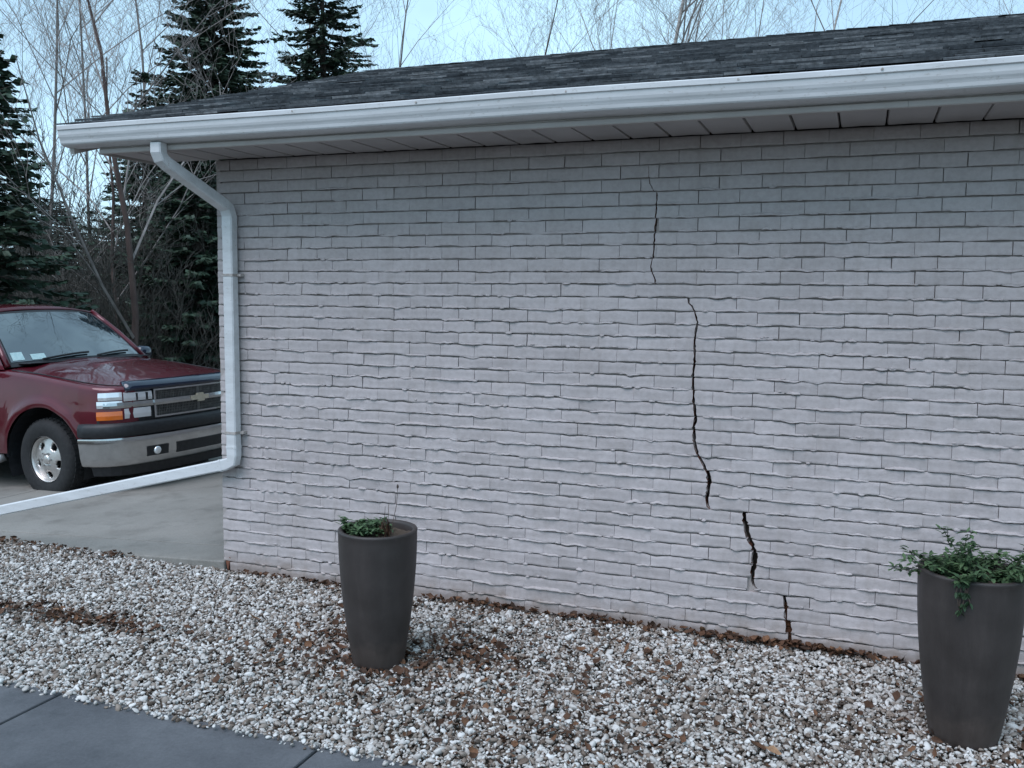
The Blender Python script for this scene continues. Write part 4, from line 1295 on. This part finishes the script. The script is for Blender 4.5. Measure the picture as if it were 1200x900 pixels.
# ================================================================== TREES
def spruce_mesh(h, rad, seed, dens=1.0, gappy=.0, zmin=.04):
    rnd = np.random.default_rng(seed)
    V = []; T = []
    BR = MB()
    z = h*zmin
    while z < h*.985:
        u = z/h
        Lb = rad*(1-u)**.85 + .06
        nb = max(4, int((7 if u < .8 else 5)*dens))
        a0 = rnd.uniform(0, 6.28)
        for b in range(nb):
            if rnd.random() < gappy*.5: continue
            a = a0 + 6.283*b/nb + rnd.normal(0, .18)
            ln = Lb*rnd.uniform(.68, 1.12)
            dz = -.28*(1-u)**.6 + .45*max(0, u-.75) + rnd.normal(0, .06)
            d = np.array([math.cos(a), math.sin(a), dz]); side = np.array([-math.sin(a), math.cos(a), 0.])
            base = np.array([0, 0, z + rnd.normal(0, .05)])
            n = max(4, int(ln/.085*dens))
            tip = base + d*ln + np.array([0, 0, .10*ln])
            BR.tube([base, base + d*ln*.5 - np.array([0, 0, .03*ln]), tip], [.008+.010*ln, .006+.005*ln, .003], 3, False)
            for k in range(n):
                f = (k+.4)/n
                if f < .12 and ln > .6: continue
                p = base + d*ln*f + np.array([0, 0, -.12*ln*f*(1-f) + .10*ln*f*f])
                tw = (.10 + .26*ln*(1-f)**.8*.55)*rnd.uniform(.7, 1.2)
                for sg in (-1, 1, 0):
                    if sg == 0 and rnd.random() < .35: continue
                    dirv = d*(.75) + side*sg*(.85+rnd.normal(0, .15)) + np.array([0, 0, rnd.normal(-.22, .16)])
                    if sg == 0: dirv = d + np.array([0, 0, rnd.normal(.1, .3)])
                    dirv /= np.linalg.norm(dirv)
                    wv = np.cross(dirv, rnd.normal(0, 1, 3)*.5 + np.array([0, 0, 1.])); wv /= np.linalg.norm(wv)
                    w = rnd.uniform(.026, .052)
                    e = p + dirv*tw; mid = p + dirv*tw*.45 + np.array([0, 0, -.02*tw])
                    V += [p, mid+wv*w, e, mid-wv*w]
                    T.append(min(1, max(0, .25+.5*f+rnd.normal(0, .2))))
        z += (.14 + .16*(1-u))/dens**.5*rnd.uniform(.7, 1.3)*(h/9)**.5
    V = np.array(V); F = np.arange(len(V)).reshape(-1, 4)
    return V, F, T, BR
def make_spruce(loc, h, rad, seed, label, dens=1., gappy=0., group='spruces behind the drive', mat='needle'):
    V, F, T, BR = spruce_mesh(h, rad, seed, dens*1.25, gappy)
    root = empty('spruce_tree', loc); tag(root, label, 'tree', group)
    mb = MB(); mb.tube([(0, 0, -.3), (.01*h*.3, 0, h*.3), (0, .02, h*.7), (0, 0, h)], [.014*h+.02, .011*h+.01, .005*h+.006, .004], 8); mb.build('trunk', M['bark'], root, True)
    BR.build('branch', M['bark'], root)
    o = np_mesh('crown', V, F, M[mat], root); add_tone(o, T)
    return root
def copy_tree(o, loc, rz, sc, label):
    c = o.copy(); COL.objects.link(c); c.location = loc; c.rotation_euler = (0, 0, rz); c.scale = sc
    c['label'] = label
    for ch in list(o.children):
        d = ch.copy(); COL.objects.link(d); d.parent = c
    return c
def foot(px_, depth, z=-.75):
    p = at_depth(px_, 346, depth); return (p.x, p.y, z)
def tip_h(py_, depth, z=-.75):
    return at_depth(600, py_, depth).z - z
def sp(px_, tip_y, depth, rad, seed, label, **k): return make_spruce(foot(px_, depth), tip_h(tip_y, depth), rad, seed, label, **k)
s1 = sp(-16, -10, 11.5, 1.75, 1, 'dark spruce cut by the left picture edge', gappy=.35, dens=1.35)
s2 = sp(256, -75, 21, 3.7, 2, 'tall dark spruce pointing up behind the left end of the roof', dens=1.35)
s3 = sp(381, -95, 23, 3.6, 3, 'tall spruce behind the roof, right of the pointed one', dens=1.15, gappy=.3)
s4 = sp(172, 90, 17.5, 1.9, 4, 'shorter spruce below the gutter end with sky between its boughs', gappy=.45)
s5 = sp(232, 130, 15.5, 2.0, 5, 'low dense dark spruce next to the downspout', dens=1.2)
back = [(-60, 150, 24, 1.0, 'hazy dark spruce deep in the wood at the left picture edge'), (70, 240, 21, 1.1, 'hazy dark spruce right behind the roof of the maroon car'), (130, 262, 20, 1.2, 'low dark spruce behind the bent bare trunk'),
        (210, 120, 26, 1.0, 'hazy dark spruce behind the upper downspout elbow'), (28, 205, 19, 1.1, 'dark spruce beside the one at the left picture edge'), (185, 285, 18.5, 1.3, 'low dark spruce above the far side mirror of the car')]
for k, (px_, ty, dp, wd, lab) in enumerate(back):
    src = (s5, s2, s5, s3, s5, s5)[k]; hs = {s5: tip_h(130, 15.5), s2: tip_h(-75, 21), s3: tip_h(-95, 23)}[src]
    s_ = tip_h(ty, dp)/hs
    copy_tree(src, foot(px_, dp), k*1.3+.5, (max(.85, s_)*wd, max(.85, s_)*wd, s_), lab)
tag(s5, group='spruces behind the drive')

def bare_mesh(h, seed, r0, levels=4, spread=.55, first=.25, upright=.35, nk=(5, 7, 6, 5), twig_r=.0030, wig0=.09):
    rnd = random.Random(seed)
    TR = MB(); BRm = MB()
    def grow(p, d, ln, r, lev, mbx):
        n = 6 if lev == 0 else (4 if lev == 1 else 3)
        pts = [p.copy()]; rads = [r]; dirs = [d.copy()]
        for i in range(n):
            wig = wig0 if lev == 0 else .15+.04*lev
            d = (d + Vector((rnd.gauss(0, wig), rnd.gauss(0, wig), rnd.gauss(0, wig*.5) + (.10*upright if lev else .04)))).normalized()
            p = p + d*(ln/n); pts.append(p.copy()); dirs.append(d.copy()); rads.append(max(twig_r*.55, r*(1-.80*(i+1)/n)))
        mbx.tube(pts, rads, 7 if lev == 0 else (4 if lev == 1 else 3), False)
        if lev >= levels: return
        k = nk[lev]
        for q in range(k):
            f = first + (1-first)*(q+rnd.uniform(.1, .9))/k if lev == 0 else .15+.85*(q+rnd.uniform(.1, .9))/k
            i = min(n-1, int(f*n)); pp_ = pts[i].lerp(pts[i+1], f*n-i); dd_ = dirs[i]
            a = rnd.uniform(0, 6.28); sd_ = Vector((math.cos(a), math.sin(a), rnd.uniform(-.1, .5)))
            nd = (dd_*(1-spread*rnd.uniform(.6, 1.1)) + sd_*spread*rnd.uniform(.8, 1.2) + Vector((0, 0, upright*rnd.uniform(.4, 1)))).normalized()
            grow(pp_, nd, ln*(.52 if lev == 0 else .55)*(1.15-.55*f)*rnd.uniform(.75, 1.2), max(twig_r, r*(1-.78*f)*.52), lev+1, BRm)
    grow(Vector((0, 0, -.3)), Vector((rnd.gauss(0, .03), rnd.gauss(0, .03), 1)).normalized(), h+.3, r0, 0, TR)
    return TR, BRm
def make_bare(loc, h, seed, r0, label, mat='bark', tmat='twig', lean=(0, 0), **k):
    TR, BRm = bare_mesh(h, seed, r0, **k)
    root = empty('bare_tree', loc, (lean[0], lean[1], 0)); tag(root, label, 'tree', 'bare trees behind the garage')
    TR.build('trunk', M[mat], root, True); BRm.build('branches', M[tmat], root)
    return root
def bt_(px_, top_y, depth, seed, r0, label, **k): return make_bare(foot(px_, depth), tip_h(top_y, depth), seed, r0, label, **k)
b1 = bt_(122, -70, 12.5, 41, .065, 'bare tree with a dark bent trunk left of the gutter end', mat='bark_red', lean=(0, -.075), nk=(9, 6, 5, 4), first=.28, wig0=.13, twig_r=.003)
b2 = bt_(142, 60, 14.5, 42, .05, 'slim bare tree directly under the gutter end', mat='bark_red', lean=(0, -.02), nk=(8, 6, 5, 4), twig_r=.003)
b3 = bt_(40, -160, 19, 43, .05, 'tall bare tree with fine twigs near the left edge', mat='twig', nk=(12, 7, 6, 5), spread=.62, upright=.32, lean=(0, .05))
b4 = bt_(190, -150, 20, 44, .05, 'tall thin bare tree left of the pointed spruce', mat='twig', nk=(12, 7, 6, 5), spread=.62, upright=.32, lean=(0, -.10))
b5 = bt_(315, -130, 24, 45, .05, 'bare tree with fan of twigs between the two roof spruces', mat='twig', nk=(11, 7, 6, 5), spread=.62, upright=.32)
b6 = bt_(490, -40, 27, 46, .055, 'pale stemmed bare tree just right of the roof spruces', mat='twig', nk=(10, 6, 5, 4), spread=.6, upright=.32, lean=(0, .03))
b7 = bt_(612, -25, 27, 47, .06, 'dark forked bare tree above the middle of the roof', mat='bark', nk=(9, 6, 5, 4), spread=.5, first=.3)
b8 = bt_(771, -160, 26, 48, .10, 'pale birch trunk rising above the roof ridge', mat='birch', nk=(12, 6, 5, 4), spread=.62, upright=.32)
b9 = bt_(729, -60, 28, 49, .055, 'thin reddish bare tree beside the pale birch', mat='bark_red', nk=(10, 6, 5, 4), spread=.62, upright=.32)
b10 = bt_(966, -140, 27, 50, .07, 'straight pale bare trunk above the right part of the roof', mat='birch', nk=(9, 6, 5, 4), spread=.62)
b11 = bt_(1100, -110, 25, 51, .07, 'dark many forked bare tree nearest the right picture edge', mat='bark', nk=(9, 6, 5, 3), spread=.6, first=.3)
b12 = bt_(862, -20, 31, 52, .05, 'hazy bare tree between the birch and the straight pale trunk', mat='twig', nk=(11, 7, 6, 4), spread=.62, upright=.32)
# more of the same wood, further back
for k, (src, px_, ty, dp, lab) in enumerate(((b12, 684, -5, 32, 'fine hazy bare tree between the forked tree and the reddish one'), (b12, 815, -10, 33, 'fine hazy bare tree just right of the pale birch'),
        (b12, 1180, 10, 32, 'hazy bare tree in the top right corner'), (b5, 120, -140, 25, 'fine twigged bare tree above the left gutter end'))):
    hs = {b12: tip_h(-20, 31), b3: tip_h(-160, 19), b4: tip_h(-150, 20), b5: tip_h(-130, 24)}[src]
    s_ = tip_h(ty, dp)/hs
    copy_tree(src, foot(px_, dp), k*1.1+.7, (s_, s_, s_), lab)

# bare undergrowth behind the car
shr = None
for k, (px_, dp, sc) in enumerate(((95, 14.5, 1.0), (150, 15.2, 1.15), (200, 14.2, 1.0), (60, 16.5, 1.3), (10, 15.5, 1.0), (175, 17.0, 1.4), (120, 17.5, 1.5), (228, 16.5, 1.3), (35, 18.5, 1.6))):
    if shr is None:
        rnd = random.Random(91); root = empty('bare_shrub', foot(px_, dp)); tag(root, 'leafless grey shrub in the thicket behind the maroon car', 'shrub', 'thicket of leafless shrubs')
        mb = MB(); mb2 = MB()
        for q in range(11):
            a = rnd.uniform(0, 6.28)
            T1, T2 = bare_mesh(rnd.uniform(1.8, 3.0), 600+q, .018, levels=3, spread=.45, first=.2, upright=.4, nk=(6, 5, 4), twig_r=.0045)
            rot = Euler((rnd.gauss(0, .25), rnd.gauss(0, .25), 0)).to_matrix(); off = Vector((rnd.gauss(0, .35), rnd.gauss(0, .35), 0))
            mb.add([rot@Vector(v)+off for v in T1.v], T1.f); mb2.add([rot@Vector(v)+off for v in T2.v], T2.f)
        mb.build('stems', M['shrub'], root); mb2.build('twigs', M['shrub'], root); shr = root
    else:
        copy_tree(shr, foot(px_, dp), k*1.7, (sc, sc, sc), 'leafless grey shrub in the thicket behind the maroon car')
